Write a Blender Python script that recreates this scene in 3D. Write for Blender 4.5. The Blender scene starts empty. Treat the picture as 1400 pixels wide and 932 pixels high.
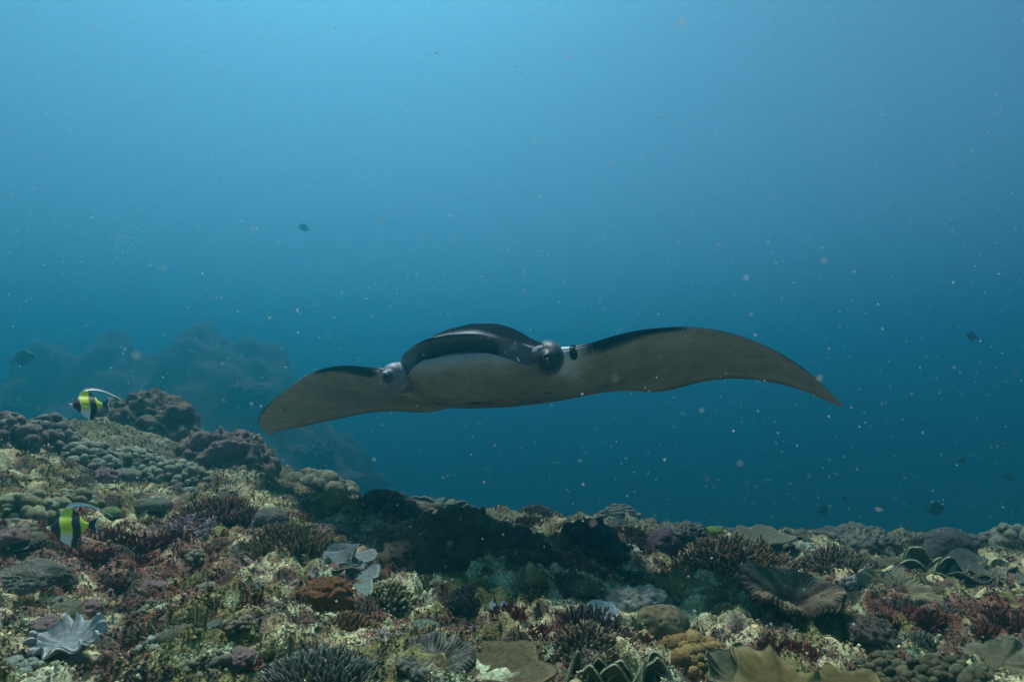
import bpy, math, random
import numpy as np
from mathutils import Matrix, Vector, Euler
R = math.radians
SC = bpy.context.scene
COL = SC.collection

# ------------------------------------------------------------------ camera, sky, sun, exposure
CAM_Z = 1.0
PITCH = 5.7
cam_data = bpy.data.cameras.new('camera'); cam_data.lens = 24; cam_data.sensor_width = 36
cam_data.clip_start = 0.02; cam_data.clip_end = 600
cam = bpy.data.objects.new('camera', cam_data); COL.objects.link(cam)
cam.location = (0, 0, CAM_Z); cam.rotation_euler = (R(90 + PITCH), 0, 0)
SC.camera = cam
cam_data.dof.use_dof = True; cam_data.dof.focus_distance = 4.0; cam_data.dof.aperture_fstop = 5.6

SUN_EL, SUN_AZ = 66.0, -22.0          # azimuth measured from straight ahead (+Y) towards +X
world = bpy.data.worlds.new('World'); SC.world = world; world.use_nodes = True
wn = world.node_tree; wn.nodes.clear()
sky = wn.nodes.new('ShaderNodeTexSky'); sky.sky_type = 'NISHITA'; sky.sun_disc = False
sky.sun_elevation = R(SUN_EL); sky.sun_rotation = R(SUN_AZ)
bg = wn.nodes.new('ShaderNodeBackground'); bg.inputs['Strength'].default_value = 0.06
wo = wn.nodes.new('ShaderNodeOutputWorld')
wn.links.new(sky.outputs[0], bg.inputs['Color']); wn.links.new(bg.outputs[0], wo.inputs['Surface'])

sl = bpy.data.lights.new('sun', 'SUN'); sl.energy = 5.0; sl.angle = R(9); sl.color = (1.0, 0.95, 0.86)
sun = bpy.data.objects.new('sun', sl); COL.objects.link(sun)
sd = Vector((math.sin(R(SUN_AZ)) * math.cos(R(SUN_EL)), math.cos(R(SUN_AZ)) * math.cos(R(SUN_EL)), math.sin(R(SUN_EL))))
sun.rotation_euler = sd.to_track_quat('Z', 'Y').to_euler(); sun.location = sd * 30

SC.view_settings.view_transform = 'Standard'; SC.view_settings.look = 'None'
SC.view_settings.gamma = 1.0; SC.view_settings.use_curve_mapping = False
SC.view_settings.exposure = 0.82
SC.cycles.use_denoising = True
SC.cycles.volume_bounces = 2; SC.cycles.max_bounces = 5; SC.cycles.diffuse_bounces = 2
SC.cycles.glossy_bounces = 2; SC.cycles.transparent_max_bounces = 8
SC.cycles.sample_clamp_indirect = 4.0

WATER_TOP = 11.5
WATER_DENSITY = 0.078
WATER_SCATTER = (0.042, 0.37, 0.46)
WATER_ABSORB = (0.08, 0.14, 0.26)
WATER_G = 0.86

# ------------------------------------------------------------------ noise in numpy
_rs = np.random.RandomState(7)
_perm = _rs.permutation(256); _perm = np.concatenate([_perm, _perm, _perm])
_gr = _rs.normal(size=(256, 3)); _gr /= np.linalg.norm(_gr, axis=1)[:, None]
def pn(p):
    p = np.asarray(p, float); i = np.floor(p).astype(int); f = p - i; i &= 255
    w = f * f * f * (f * (f * 6 - 15) + 10); out = 0
    for dx in (0, 1):
        for dy in (0, 1):
            for dz in (0, 1):
                h = _perm[_perm[_perm[i[..., 0] + dx] + i[..., 1] + dy] + i[..., 2] + dz] & 255
                g = _gr[h]
                d = g[..., 0] * (f[..., 0] - dx) + g[..., 1] * (f[..., 1] - dy) + g[..., 2] * (f[..., 2] - dz)
                ww = (w[..., 0] if dx else 1 - w[..., 0]) * (w[..., 1] if dy else 1 - w[..., 1]) * (w[..., 2] if dz else 1 - w[..., 2])
                out = out + d * ww
    return out * 1.5
def fbm(p, octv=4, gain=0.5):
    s, a = 0, 1.0; p = np.asarray(p, float)
    for k in range(octv):
        s = s + a * pn(p + 17.3 * k); p = p * 2.03; a *= gain
    return s
def n2(x, y, sc, octv=3, off=0.0):
    x, y = np.broadcast_arrays(x, y)
    return fbm(np.stack([x * sc + off, y * sc - off * 1.7, np.full(x.shape, off * 0.37 + 3.1)], -1), octv)
def worley(p, seed=0):
    p = np.asarray(p, float); i = np.floor(p).astype(int); best = np.full(p.shape[:-1], 9.0)
    for dx in (-1, 0, 1):
        for dy in (-1, 0, 1):
            for dz in (-1, 0, 1):
                c = i + np.array([dx, dy, dz]); cc = c & 255
                h = _perm[_perm[_perm[cc[..., 0]] + cc[..., 1]] + cc[..., 2]] + seed
                q = c + np.stack([(h * 73 % 251) / 251.0, (h * 151 % 241) / 241.0, (h * 37 % 239) / 239.0], -1)
                best = np.minimum(best, ((q - p) ** 2).sum(-1))
    return np.sqrt(best)
def sstep(a, b, x):
    t = np.clip((x - a) / (b - a), 0, 1); return t * t * (3 - 2 * t)
def smooth_interp(x, xs, ys):
    xs = np.array(xs, float); ys = np.array(ys, float)
    m = np.gradient(ys, xs); x = np.clip(x, xs[0], xs[-1])
    k = np.clip(np.searchsorted(xs, x) - 1, 0, len(xs) - 2); h = xs[k + 1] - xs[k]; t = (x - xs[k]) / h
    return ((2*t**3 - 3*t**2 + 1) * ys[k] + (t**3 - 2*t**2 + t) * h * m[k] + (-2*t**3 + 3*t**2) * ys[k+1] + (t**3 - t**2) * h * m[k+1])

def stk(l, ax=0): return np.stack(np.broadcast_arrays(*[np.asarray(v, float) for v in l]), ax)

# ------------------------------------------------------------------ mesh helpers
def make_mesh(name, V, F, C=None, smooth=True):
    V = np.asarray(V, np.float32).reshape(-1, 3); F = np.asarray(F, np.int32)
    me = bpy.data.meshes.new(name)
    n = F.shape[1]
    me.vertices.add(len(V)); me.vertices.foreach_set('co', V.ravel())
    me.loops.add(F.size); me.loops.foreach_set('vertex_index', F.ravel())
    me.polygons.add(len(F)); me.polygons.foreach_set('loop_start', np.arange(0, F.size, n, dtype=np.int32))
    me.polygons.foreach_set('use_smooth', np.full(len(F), smooth))
    me.update(calc_edges=True)
    me.validate()
    if C is not None:
        C = np.asarray(C, np.float32)
        if C.ndim == 1: C = np.tile(C, (len(V), 1))
        C = np.clip(C, 0.004, 0.9)
        a = me.color_attributes.new('Col', 'FLOAT_COLOR', 'POINT')
        a.data.foreach_set('color', np.concatenate([C[:, :3], np.ones((len(V), 1), np.float32)], 1).astype(np.float32).ravel())
    return me
def link(name, me, mat, parent=None):
    o = bpy.data.objects.new(name, me); COL.objects.link(o)
    if mat is not None and len(me.materials) == 0: me.materials.append(mat)
    if parent is not None: o.parent = parent
    return o
def build(name, VFC, mat, parent=None, smooth=True):
    V, F, C = VFC
    return link(name, make_mesh(name, V, F, C, smooth), mat, parent)
def tag(o, label=None, cat=None, group=None, kind=None):
    if label: o['label'] = label
    if cat: o['category'] = cat
    if group: o['group'] = group
    if kind: o['kind'] = kind
    return o
def thing(name, label, cat, loc, rot=(0, 0, 0), scale=1.0, group=None):
    o = bpy.data.objects.new(name, None); COL.objects.link(o); o.empty_display_size = 0.05
    o.location = loc; o.rotation_euler = rot; o.scale = (scale,) * 3
    return tag(o, label, cat, group)
def join(parts):
    Vs, Fs, Cs, k = [], [], [], 0
    for V, F, C in parts:
        V = np.asarray(V, float); F = np.asarray(F)
        if F.shape[1] == 3: F = np.concatenate([F, F[:, 2:3]], 1) if False else F
        C = np.asarray(C, float); C = np.tile(C, (len(V), 1)) if C.ndim == 1 else C
        Vs.append(V); Fs.append(F + k); Cs.append(C); k += len(V)
    return np.concatenate(Vs), np.concatenate(Fs), np.concatenate(Cs)
def tri(F):
    F = np.asarray(F); return F if F.shape[1] == 3 else np.concatenate([F[:, [0, 1, 2]], F[:, [0, 2, 3]]])
def jt(parts): return join([(V, tri(F), C) for V, F, C in parts])
def grid_faces(n, m, wrap=False, off=0):
    i = np.arange(n - 1)[:, None]; j = np.arange(m if wrap else m - 1)[None, :]; j2 = (j + 1) % m
    return np.stack([i * m + j + 0 * i, i * m + j2 + 0 * i, (i + 1) * m + j2, (i + 1) * m + j], -1).reshape(-1, 4) + off
def grid_normals(P, wrap=False):
    du = np.gradient(P, axis=0)
    dv = (np.roll(P, -1, 1) - np.roll(P, 1, 1)) if wrap else np.gradient(P, axis=1)
    n = np.cross(du, dv); return n / (np.linalg.norm(n, axis=-1, keepdims=True) + 1e-9)
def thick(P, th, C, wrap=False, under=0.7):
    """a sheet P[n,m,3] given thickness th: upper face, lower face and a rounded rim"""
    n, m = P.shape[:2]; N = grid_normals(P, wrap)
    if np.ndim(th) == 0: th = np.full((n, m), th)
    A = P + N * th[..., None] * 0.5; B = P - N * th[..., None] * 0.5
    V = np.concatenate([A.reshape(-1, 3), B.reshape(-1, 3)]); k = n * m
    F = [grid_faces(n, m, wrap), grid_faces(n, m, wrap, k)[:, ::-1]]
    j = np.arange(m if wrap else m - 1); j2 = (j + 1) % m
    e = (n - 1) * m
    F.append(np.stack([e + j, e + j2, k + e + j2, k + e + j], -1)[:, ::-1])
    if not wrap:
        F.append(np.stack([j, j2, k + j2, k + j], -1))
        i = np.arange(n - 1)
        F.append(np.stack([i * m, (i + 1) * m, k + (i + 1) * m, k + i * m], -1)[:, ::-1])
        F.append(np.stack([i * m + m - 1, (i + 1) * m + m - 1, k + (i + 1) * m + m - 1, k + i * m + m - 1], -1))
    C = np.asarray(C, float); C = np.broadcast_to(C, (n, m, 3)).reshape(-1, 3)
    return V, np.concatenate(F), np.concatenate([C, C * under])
def lerp(a, b, t):
    a = np.asarray(a, float); b = np.asarray(b, float); t = np.asarray(t)[..., None]; return a + (b - a) * t
def basis(d):
    d = d / (np.linalg.norm(d, axis=-1, keepdims=True) + 1e-9)
    h = np.where(np.abs(d[..., 2:3]) < 0.9, np.array([0, 0, 1.0]), np.array([1.0, 0, 0]))
    x = np.cross(h, d); x /= np.linalg.norm(x, axis=-1, keepdims=True); y = np.cross(d, x); return x, y, d
def tubes(P0, P1, r0, r1, c0, c1, k=5):
    """many tapered round-ended fingers in one mesh (triangles)"""
    P0 = np.asarray(P0, float); P1 = np.asarray(P1, float); N = len(P0)
    x, y, d = basis(P1 - P0); L = np.linalg.norm(P1 - P0, axis=1)
    r0 = np.broadcast_to(r0, N); r1 = np.broadcast_to(r1, N)
    ts = [0.0, 0.5, 0.88, 1.0]; fr = [1.0, 1.0, 0.95, 0.55]
    a = np.arange(k) * 2 * np.pi / k; V = []; C = []
    c0 = np.broadcast_to(np.asarray(c0, float), (N, 3)); c1 = np.broadcast_to(np.asarray(c1, float), (N, 3))
    for t, q in zip(ts, fr):
        rr = (r0 + (r1 - r0) * t) * q
        ring = (P0 + (P1 - P0) * t)[:, None] + rr[:, None, None] * (np.cos(a)[None, :, None] * x[:, None] + np.sin(a)[None, :, None] * y[:, None])
        V.append(ring); C.append(np.repeat((c0 + (c1 - c0) * t ** 2.5)[:, None], k, 1))
    V.append((P1 + d * (r1 * 0.45)[:, None])[:, None]); C.append(c1[:, None])
    V = np.concatenate(V, 1); C = np.concatenate(C, 1); nv = 4 * k + 1
    F = []
    for q in range(3):
        for j in range(k):
            j2 = (j + 1) % k
            F += [(q*k+j, q*k+j2, (q+1)*k+j2), (q*k+j, (q+1)*k+j2, (q+1)*k+j)]
    F += [(3*k+j, 3*k+(j+1) % k, 4*k) for j in range(k)]
    F = np.array(F)[None] + (np.arange(N) * nv)[:, None, None]
    return V.reshape(-1, 3), F.reshape(-1, 3), C.reshape(-1, 3)
def ico(sub=1):
    t = (1 + 5 ** .5) / 2
    V = [(-1,t,0),(1,t,0),(-1,-t,0),(1,-t,0),(0,-1,t),(0,1,t),(0,-1,-t),(0,1,-t),(t,0,-1),(t,0,1),(-t,0,-1),(-t,0,1)]
    F = [(0,11,5),(0,5,1),(0,1,7),(0,7,10),(0,10,11),(1,5,9),(5,11,4),(11,10,2),(10,7,6),(7,1,8),(3,9,4),(3,4,2),(3,2,6),(3,6,8),(3,8,9),(4,9,5),(2,4,11),(6,2,10),(8,6,7),(9,8,1)]
    V = [np.array(v) / np.linalg.norm(v) for v in V]
    for _ in range(sub):
        mid = {}; G = []
        def mp(a, b):
            key = (min(a, b), max(a, b))
            if key not in mid:
                v = V[a] + V[b]; V.append(v / np.linalg.norm(v)); mid[key] = len(V) - 1
            return mid[key]
        for a, b, c in F:
            ab, bc, ca = mp(a, b), mp(b, c), mp(c, a); G += [(a, ab, ca), (b, bc, ab), (c, ca, bc), (ab, bc, ca)]
        F = G
    return np.array(V), np.array(F)
ICO0, ICO1, ICO2, ICO3 = ico(0), ico(1), ico(2), ico(3)
def scatter(T, pos, scale, col, rng, rot=True, squash=None, jitter=0.0):
    """copies of a small template joined into one mesh"""
    V, F = T; N = len(pos); pos = np.asarray(pos, float)
    P = np.repeat(V[None], N, 0)
    if jitter: P = P * (1 + jitter * rng.normal(size=P.shape[:2]))[..., None]
    if squash is not None: P = P * np.asarray(squash).reshape(-1, 1, 3)
    if rot:
        q = rng.normal(size=(N, 4)); q /= np.linalg.norm(q, axis=1)[:, None]; w, x, y, z = q.T
        M = np.stack([1-2*(y*y+z*z), 2*(x*y-z*w), 2*(x*z+y*w), 2*(x*y+z*w), 1-2*(x*x+z*z), 2*(y*z-x*w), 2*(x*z-y*w), 2*(y*z+x*w), 1-2*(x*x+y*y)], -1).reshape(N, 3, 3)
        P = np.einsum('nij,nvj->nvi', M, P)
    P = P * np.broadcast_to(scale, N)[:, None, None] + pos[:, None]
    C = np.repeat(np.broadcast_to(np.asarray(col, float), (N, 3))[:, None], len(V), 1)
    FF = F[None] + (np.arange(N) * len(V))[:, None, None]
    return P.reshape(-1, 3), FF.reshape(-1, 3), C.reshape(-1, 3)

# ------------------------------------------------------------------ materials
def mat_col(name, rough=0.85, spec=0.25, mott=0.35, mott_scale=40, bump=0.4, bump_scale=120, bump_dist=0.004, bump_type='noise', translucent=0.0):
    """colour from the 'Col' attribute, mottled by noise in object space, with fine relief"""
    m = bpy.data.materials.new(name); m.use_nodes = True; nt = m.node_tree; N, L = nt.nodes, nt.links
    b = N['Principled BSDF']; b.inputs['Roughness'].default_value = rough; b.inputs['Specular IOR Level'].default_value = spec
    at = N.new('ShaderNodeAttribute'); at.attribute_name = 'Col'
    tc = N.new('ShaderNodeTexCoord')
    no = N.new('ShaderNodeTexNoise'); no.inputs['Scale'].default_value = mott_scale; no.inputs['Detail'].default_value = 5; no.inputs['Roughness'].default_value = 0.65
    L.new(tc.outputs['Object'], no.inputs['Vector'])
    mr = N.new('ShaderNodeMapRange'); mr.inputs['From Min'].default_value = 0.3; mr.inputs['From Max'].default_value = 0.7
    mr.inputs['To Min'].default_value = 1 - mott; mr.inputs['To Max'].default_value = 1 + mott; L.new(no.outputs['Fac'], mr.inputs['Value'])
    mx = N.new('ShaderNodeVectorMath'); mx.operation = 'SCALE'
    L.new(at.outputs['Color'], mx.inputs[0]); L.new(mr.outputs['Result'], mx.inputs['Scale'])
    L.new(mx.outputs['Vector'], b.inputs['Base Color'])
    if bump > 0:
        if bump_type == 'noise':
            t2 = N.new('ShaderNodeTexNoise'); t2.inputs['Scale'].default_value = bump_scale; t2.inputs['Detail'].default_value = 4; out = t2.outputs['Fac']
        else:
            t2 = N.new('ShaderNodeTexVoronoi'); t2.inputs['Scale'].default_value = bump_scale; out = t2.outputs['Distance']
        L.new(tc.outputs['Object'], t2.inputs['Vector'])
        bp = N.new('ShaderNodeBump'); bp.inputs['Strength'].default_value = bump; bp.inputs['Distance'].default_value = bump_dist
        L.new(out, bp.inputs['Height']); L.new(bp.outputs['Normal'], b.inputs['Normal'])
    return m
M_ROCK = mat_col('reef_rock', 0.9, 0.15, 0.55, 55, 0.9, 90, 0.012)
M_TURF = mat_col('turf', 0.9, 0.1, 0.45, 60, 0.0)
M_CORAL = mat_col('stony_coral', 0.9, 0.15, 0.45, 24, 0.9, 70, 0.012)
M_SOFT = mat_col('soft_coral', 0.8, 0.2, 0.4, 22, 0.9, 60, 0.012)
M_LEATHER = mat_col('leather_coral', 0.8, 0.2, 0.32, 14, 0.8, 110, 0.008)
M_BRANCH = mat_col('branching_coral', 0.85, 0.2, 0.25, 90, 0.4, 400, 0.002)
M_MANTA = mat_col('manta_skin', 0.8, 0.0, 0.2, 11, 0.4, 60, 0.004)
M_FIN = mat_col('manta_fin_skin', 0.5, 0.2, 0.25, 18, 0.2, 90, 0.003)
M_FISH = mat_col('fish_scales', 0.45, 0.5, 0.08, 60, 0.1, 500, 0.0008)
M_EYE = mat_col('wet_eye', 0.1, 0.6, 0.0, 10, 0.0)
M_SNOW = mat_col('drifting_specks', 0.9, 0.1, 0.2, 60, 0.0)
_nt = M_SNOW.node_tree; _tr = _nt.nodes.new('ShaderNodeBsdfTranslucent'); _mx = _nt.nodes.new('ShaderNodeMixShader'); _mx.inputs[0].default_value = 0.5
_nt.links.new(_nt.nodes['Attribute'].outputs['Color'], _tr.inputs['Color']); _nt.links.new(_nt.nodes['Principled BSDF'].outputs[0], _mx.inputs[1]); _nt.links.new(_tr.outputs[0], _mx.inputs[2])
_nt.links.new(_mx.outputs[0], _nt.nodes['Material Output'].inputs['Surface'])

# ------------------------------------------------------------------ terrain
AX = [-16, -9, -6, -4.5, -3.3, -2.2, -1.65, -0.6, 0, 1.2, 2.7, 4.5, 8, 16]
AZ = [1.6, 1.35, 1.1, 0.90, 0.72, 0.44, 0.33, 0.17, 0.11, 0.02, 0.0, -0.02, -0.1, -0.4]
CX = [-16, -6, -4, -2, 0, 1.2, 2.6, 4.1, 6, 16]
CY = [6.6, 6.3, 6.1, 6.5, 8.0, 8.2, 7.2, 7.4, 8.0, 8.5]
def base_h(x, y):
    x, y = np.broadcast_arrays(np.asarray(x, float), np.asarray(y, float))
    a = smooth_interp(x, AX, AZ)
    yc = smooth_interp(x, CX, CY) + 0.25 * n2(x, y * 0.2, 0.9, 2, 5.0)
    d = np.clip(y - yc, 0, None)
    drop = 4.6 * (1 - np.exp(-(d / 3.2) ** 1.35)) + 20 * sstep(4, 60, d)
    z = a - drop - sstep(-3.0, -0.5, x) * (0.125 + 0.05 * sstep(1.2, 2.6, x)) * np.clip(y - 5.0, 0, 4)
    hill = 12.4 * np.exp(-(((x + 20) / 9.0) ** 2 + ((y - 32) / 8.0) ** 2)) + 8.4 * np.exp(-(((x + 9.3) / 6.0) ** 2 + ((y - 29.0) / 6.5) ** 2))
    z = z + hill * (1 + 0.25 * n2(x, y, 0.28, 4, 9.0)) * sstep(6.0, 12.0, y)
    z = z + 0.35 * n2(x, y, 0.35, 3, 1.0) * sstep(6.5, 9, y)
    return z
def mid_h(x, y):
    z = base_h(x, y) + 0.13 * n2(x, y, 0.9, 2, 2.0)
    r = n2(x, y, 2.3, 3, 4.0)
    return z + 0.075 * r
def full_h(x, y):
    x, y = np.broadcast_arrays(np.asarray(x, float), np.asarray(y, float))
    z = mid_h(x, y)
    w = worley(np.stack([x * 5.5, y * 5.5, 0 * x + 0.5], -1))
    z = z + 0.085 * (0.45 - w) + 0.04 * (1 - np.abs(n2(x, y, 6.0, 3, 7.0)) * 2)
    z = z + 0.03 * n2(x, y, 17.0, 3, 8.0)
    return z
def grow(a, b, step, far, ratio=1.13):
    mid = list(np.arange(a, b + 1e-6, step)); s = step; v = b; up = []
    while v < far: s *= ratio; v += s; up.append(v)
    return mid, up
mx_, ux = grow(-2.9, 2.9, 0.02, 170, 1.06)
lx, _ = grow(-2.9, 2.9, 0.02, 170, 1.06)
xs = np.array([-v for v in ux][::-1] + mx_ + ux)
xs = np.sort(np.concatenate([xs[(xs > -2.91) | (xs < -24)], np.concatenate([np.arange(-24, -6, .2), np.arange(-6, -2.93, .06)])]))
ym, uy = grow(1.7, 4.0, 0.02, 4.0)
ys2, _ = grow(4.0 + 0.02, 7.2, 0.03, 7.2); ys3, uy2 = grow(7.35, 34, 0.17, 260, 1.09); ys2 = ys2 + ys3
yb = [-12, -8, -5, -3, -2, -1, -0.4, 0.1, 0.4, 0.7, 0.9, 1.1, 1.25, 1.4, 1.5, 1.58, 1.65]
ysv = np.array(yb + ym + ys2 + uy2)
GX, GY = np.meshgrid(xs, ysv)            # [ny, nx]
GZ = full_h(GX, GY)
# crumbly overhangs: push points sideways too
GXo = GX + 0.022 * n2(GX, GY, 11.0, 2, 21.0) ; GYo = GY + 0.022 * n2(GX, GY, 11.0, 2, 31.0)
def reef_colour(x, y):
    """patchwork of turf, encrusting algae and bare rock"""
    x, y = np.broadcast_arrays(np.asarray(x, float), np.asarray(y, float))
    a = n2(x, y, 1.3, 3, 40.0); b = n2(x, y, 3.1, 3, 41.0); c = n2(x, y, 9.0, 3, 42.0); d = n2(x, y, 26.0, 2, 43.0); e = n2(x, y, 5.0, 2, 44.0)
    pale = np.array([0.48, 0.45, 0.24]); mint = np.array([0.42, 0.49, 0.30]); olive = np.array([0.16, 0.145, 0.05])
    maroon = np.array([0.11, 0.029, 0.024]); pink = np.array([0.30, 0.23, 0.20]); dark = np.array([0.05, 0.045, 0.035]); tan = np.array([0.27, 0.195, 0.115])
    col = lerp(olive, tan, sstep(-0.3, 0.4, b))
    col = lerp(col, pale, sstep(0.0, 0.4, 0.6 * b + 0.6 * c + 0.05))
    col = lerp(col, mint, sstep(0.15, 0.5, e + 0.5 * d) * 0.8)
    mar = sstep(0.05, 0.3, e * 0.4 - 0.6 * c + a * 0.5 + 0.9 * np.exp(-(((x + 1.75) / 0.55) ** 2 + ((y - 3.25) / 0.5) ** 2)) + 0.5 * np.exp(-(((x - 2.2) / 0.7) ** 2 + ((y - 3.3) / 0.35) ** 2)))
    col = lerp(col, maroon, mar * 0.85)
    col = lerp(col, pink, sstep(0.25, 0.5, d * 0.7 + b * 0.5) * 0.6)
    col = lerp(col, dark, sstep(0.05, 0.4, -c + 0.5 * d - 0.05) * 0.85)
    col = lerp(col, np.array([0.115, 0.115, 0.065]), sstep(3.8, 6.2, y) * .72)  # turf dimmed with distance, haze painted into its colour
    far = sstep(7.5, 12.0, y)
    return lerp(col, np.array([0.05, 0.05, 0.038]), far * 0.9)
gv = np.stack([GXo, GYo, GZ], -1).reshape(-1, 3)
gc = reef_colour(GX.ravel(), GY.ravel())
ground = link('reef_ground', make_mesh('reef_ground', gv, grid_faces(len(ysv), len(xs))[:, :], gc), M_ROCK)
tag(ground, 'rugged coral rock sea floor falling away into deep water', None, None, 'structure')

CP, SP = math.cos(R(PITCH)), math.sin(R(PITCH)); FPX = 1400 * 24 / 36
def ray(px, py):
    cx, cy = (px - 700) / FPX, (466 - py) / FPX
    return np.array([cx, CP - SP * cy, SP + CP * cy])
def at(px, py, y):
    """the point of the photograph's line of sight that lies at distance y ahead"""
    d = ray(px, py); return np.array([0, 0, CAM_Z]) + d * (y / d[1])
def floor_at(px, py):
    d = ray(px, py); t = np.arange(0.8, 16, 0.01)
    p = np.array([0, 0, CAM_Z]) + d[None] * t[:, None]
    h = mid_h(p[:, 0], p[:, 1]); k = np.argmax(p[:, 2] < h)
    if p[k, 2] >= h[k]: k = np.argmin(p[:, 2] - h)
    return np.array([p[k, 0], p[k, 1], float(h[k])])
def unit(px, p): return px * p[1] / FPX      # metres that PX pixels span at point p

# ------------------------------------------------------------------ the manta ray
def manta():
    DARK = np.array([0.009, 0.011, 0.014]); BELLY = np.array([0.34, 0.325, 0.27]); MOUTH = np.array([0.028, 0.035, 0.055]); PALE = np.array([0.46, 0.50, 0.54])
    B = 2.02                                             # half span
    root = thing('manta_ray', 'large black and grey manta ray gliding over the reef with drooping wing tips', 'manta ray', (0, 0, 0))
    s = np.concatenate([np.linspace(0, 0.24, 34), np.linspace(0.24, 1, 62)[1:]]); s = np.concatenate([-s[::-1][:-1], s])
    a = np.abs(s)
    yle = smooth_interp(a, [0, .08, .13, .165, .19, .215, .28, .42, .56, .70, .82, .92, .97, 1.0], [-.95, -.935, -.90, -.845, -.785, -.72, -.635, -.57, -.50, -.36, -.16, .13, .33, .50])
    yte = smooth_interp(a, [0, .08, .2, .35, .5, .7, .85, .95, 1.0], [.90, .88, .78, .62, .50, .42, .42, .47, .53])
    out_ = np.where(s < 0, .8 * sstep(.72, 1.0, a), 0.0); yle = yle - .30 * out_; yte = yte - .29 * out_
    zc = smooth_interp(a, [0, .12, .22, .35, .5, .62, .75, .88, 1.0], [0, .0, .0, .0, .025, .04, .01, -.085, -.25])
    zc = zc + np.where(s < 0, 0.07 * sstep(.85, 1.0, a) - 0.04 * sstep(.5, .8, a), -0.06 * sstep(.45, 1.0, a) ** 1.5)
    up = smooth_interp(a, [0, .08, .14, .20, .28, .45, .7, .9, 1.0], [.275, .245, .165, .10, .065, .04, .022, .010, .004])
    dn = smooth_interp(a, [0, .08, .16, .24, .34, .45, .7, .9, 1.0], [.21, .205, .195, .165, .115, .07, .02, .006, .003])
    head = 1 - sstep(0.175, 0.235, a)                      # how much of the mouth the section has
    nT, nM, nB = 30, 12, 30
    P = []; Cc = []
    for k in range(len(s)):
        c = yte[k] - yle[k]; h = head[k]; tw = 0.10 * a[k]
        # upper profile from trailing to leading edge
        t = np.linspace(1, 0, nT) ** 1.25
        bluntU = np.sqrt(np.clip(1 - (1 - np.clip(t / 0.35, 0, 1)) ** 2, 0, 1))
        fall = (1 - t) ** 0.8 * (1 - 0.15 * (1 - t))
        prof = np.clip(bluntU * np.cos(np.clip((t - .30) / .70, 0, 1) * np.pi / 2) ** 0.8, 0, 1)
        lipU = 0.40 * h * np.exp(-(t / 0.10) ** 2)        # the upper jaw stays high at the front
        zu = up[k] * np.maximum(prof, lipU); yu = yle[k] + c * t
        # mouth: goes back between the jaws
        m = np.linspace(0, 1, nM + 2)[1:-1]
        gape_u = up[k] * 0.38 * h; gape_l = (0.032 - dn[k] * 0.62 * (a[k] / 0.19) ** 2) * h
        depth = 0.17 * h * np.sin(np.pi * m) ** 0.55 * (1 - .92 * float(sstep(.085, .135, a[k])))
        lowfwd = 0.05 * h * m
        ym = yle[k] + depth + lowfwd + 0.004
        zm = gape_u + (gape_l - gape_u) * m
        # lower profile from leading to trailing edge
        t2 = np.linspace(0, 1, nB) ** 1.25
        bl = np.sqrt(np.clip(1 - (1 - np.clip(t2 / 0.42, 0, 1)) ** 2, 0, 1)) * np.cos(np.clip((t2 - .34) / .66, 0, 1) * np.pi / 2) ** 0.9
        zl = -dn[k] * np.maximum(bl, 0) ; zl = np.where(h > 0, np.minimum(zl, gape_l * (1 - t2 / 0.2).clip(0, 1)), zl)
        yl = yle[k] + 0.05 * h * (1 - t2).clip(0, 1) ** 2 + c * t2
        yy = np.concatenate([yu, ym, yl]); zz = np.concatenate([zu, zm, zl]); tt = np.concatenate([t, 0 * m, t2])
        x = np.full(len(yy), s[k] * B * (1 + (0.085 * float(sstep(.5, 1, a[k])) if s[k] < 0 else 0.0)))
        # the wing twists a little and bends with the beat
        zz = zz + zc[k] - 0.20 * sstep(.2, .5, a[k]) * (yy - yle[k] - 0.35 * c)
        P.append(np.stack([x, yy, zz], -1))
        cU = np.tile(DARK, (nT, 1)); cM = np.tile(MOUTH, (nM, 1)); cL = np.tile(BELLY, (nB, 1))
        # pale shoulder bar beside the head, dark leading edge, upper lip glint, pale lower lip
        sh = np.exp(-((a[k] - 0.272) / 0.036) ** 2)
        cU = lerp(cU, PALE * 1.4, sh * np.exp(-((t - 0.02) / 0.09) ** 2) * 1.0)
        cL = lerp(cL, PALE * 1.5, sh * np.exp(-((t2 - 0.03) / 0.15) ** 2) * 1.0)
        cU = lerp(cU, PALE * (1.0 + .9 * float(pn(np.array([[s[k] * 38, 2.0, 0.5]]))[0])), h * np.exp(-((t - 0.030 + 0.02 * float(sstep(.05, .13, a[k]))) / 0.017) ** 2) * 0.9)  # sun glint along the upper lip painted in, broken up by noise
        cL = lerp(cL, PALE * 1.05, h * np.exp(-((t2 - 0.0) / 0.02) ** 2) * 0.8)
        cM = lerp(cM, np.array([0.17, 0.21, 0.27]), np.clip(1 - m * 1.7, 0, 1) * 0.8)  # bluish sheen on the roof of the mouth put into the colour
        cM = lerp(cM, np.array([0.14, 0.175, 0.24]), sstep(.085, .15, a[k]) * (1 - m * .45))
        if h < 0.02: cM[:] = lerp(DARK, BELLY, sstep(0.2, 0.6, m))
        wdt = 0.012 + 0.026 * sstep(.31, .38, a[k]) * (1 - sstep(.42, .64, a[k])) + 0.02 * sstep(.8, 1, a[k]); edge = sstep(.31, .35, a[k]) * (1 - .95 * sstep(.56, .64, a[k]) * (1 - sstep(.74, .84, a[k]))); cL = lerp(cL, DARK, edge * (1 - sstep(wdt * .8, wdt * 1.4, t2)))
        cL = lerp(cL, BELLY * 0.45, sstep(.86, 1.0, t2) * sstep(.2, .5, a[k]) * 0.9)
        P_c = np.concatenate([cU, cM, cL]); Cc.append(P_c)
    P = np.array(P); Cc = np.array(Cc)
    n, m = P.shape[:2]
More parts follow.
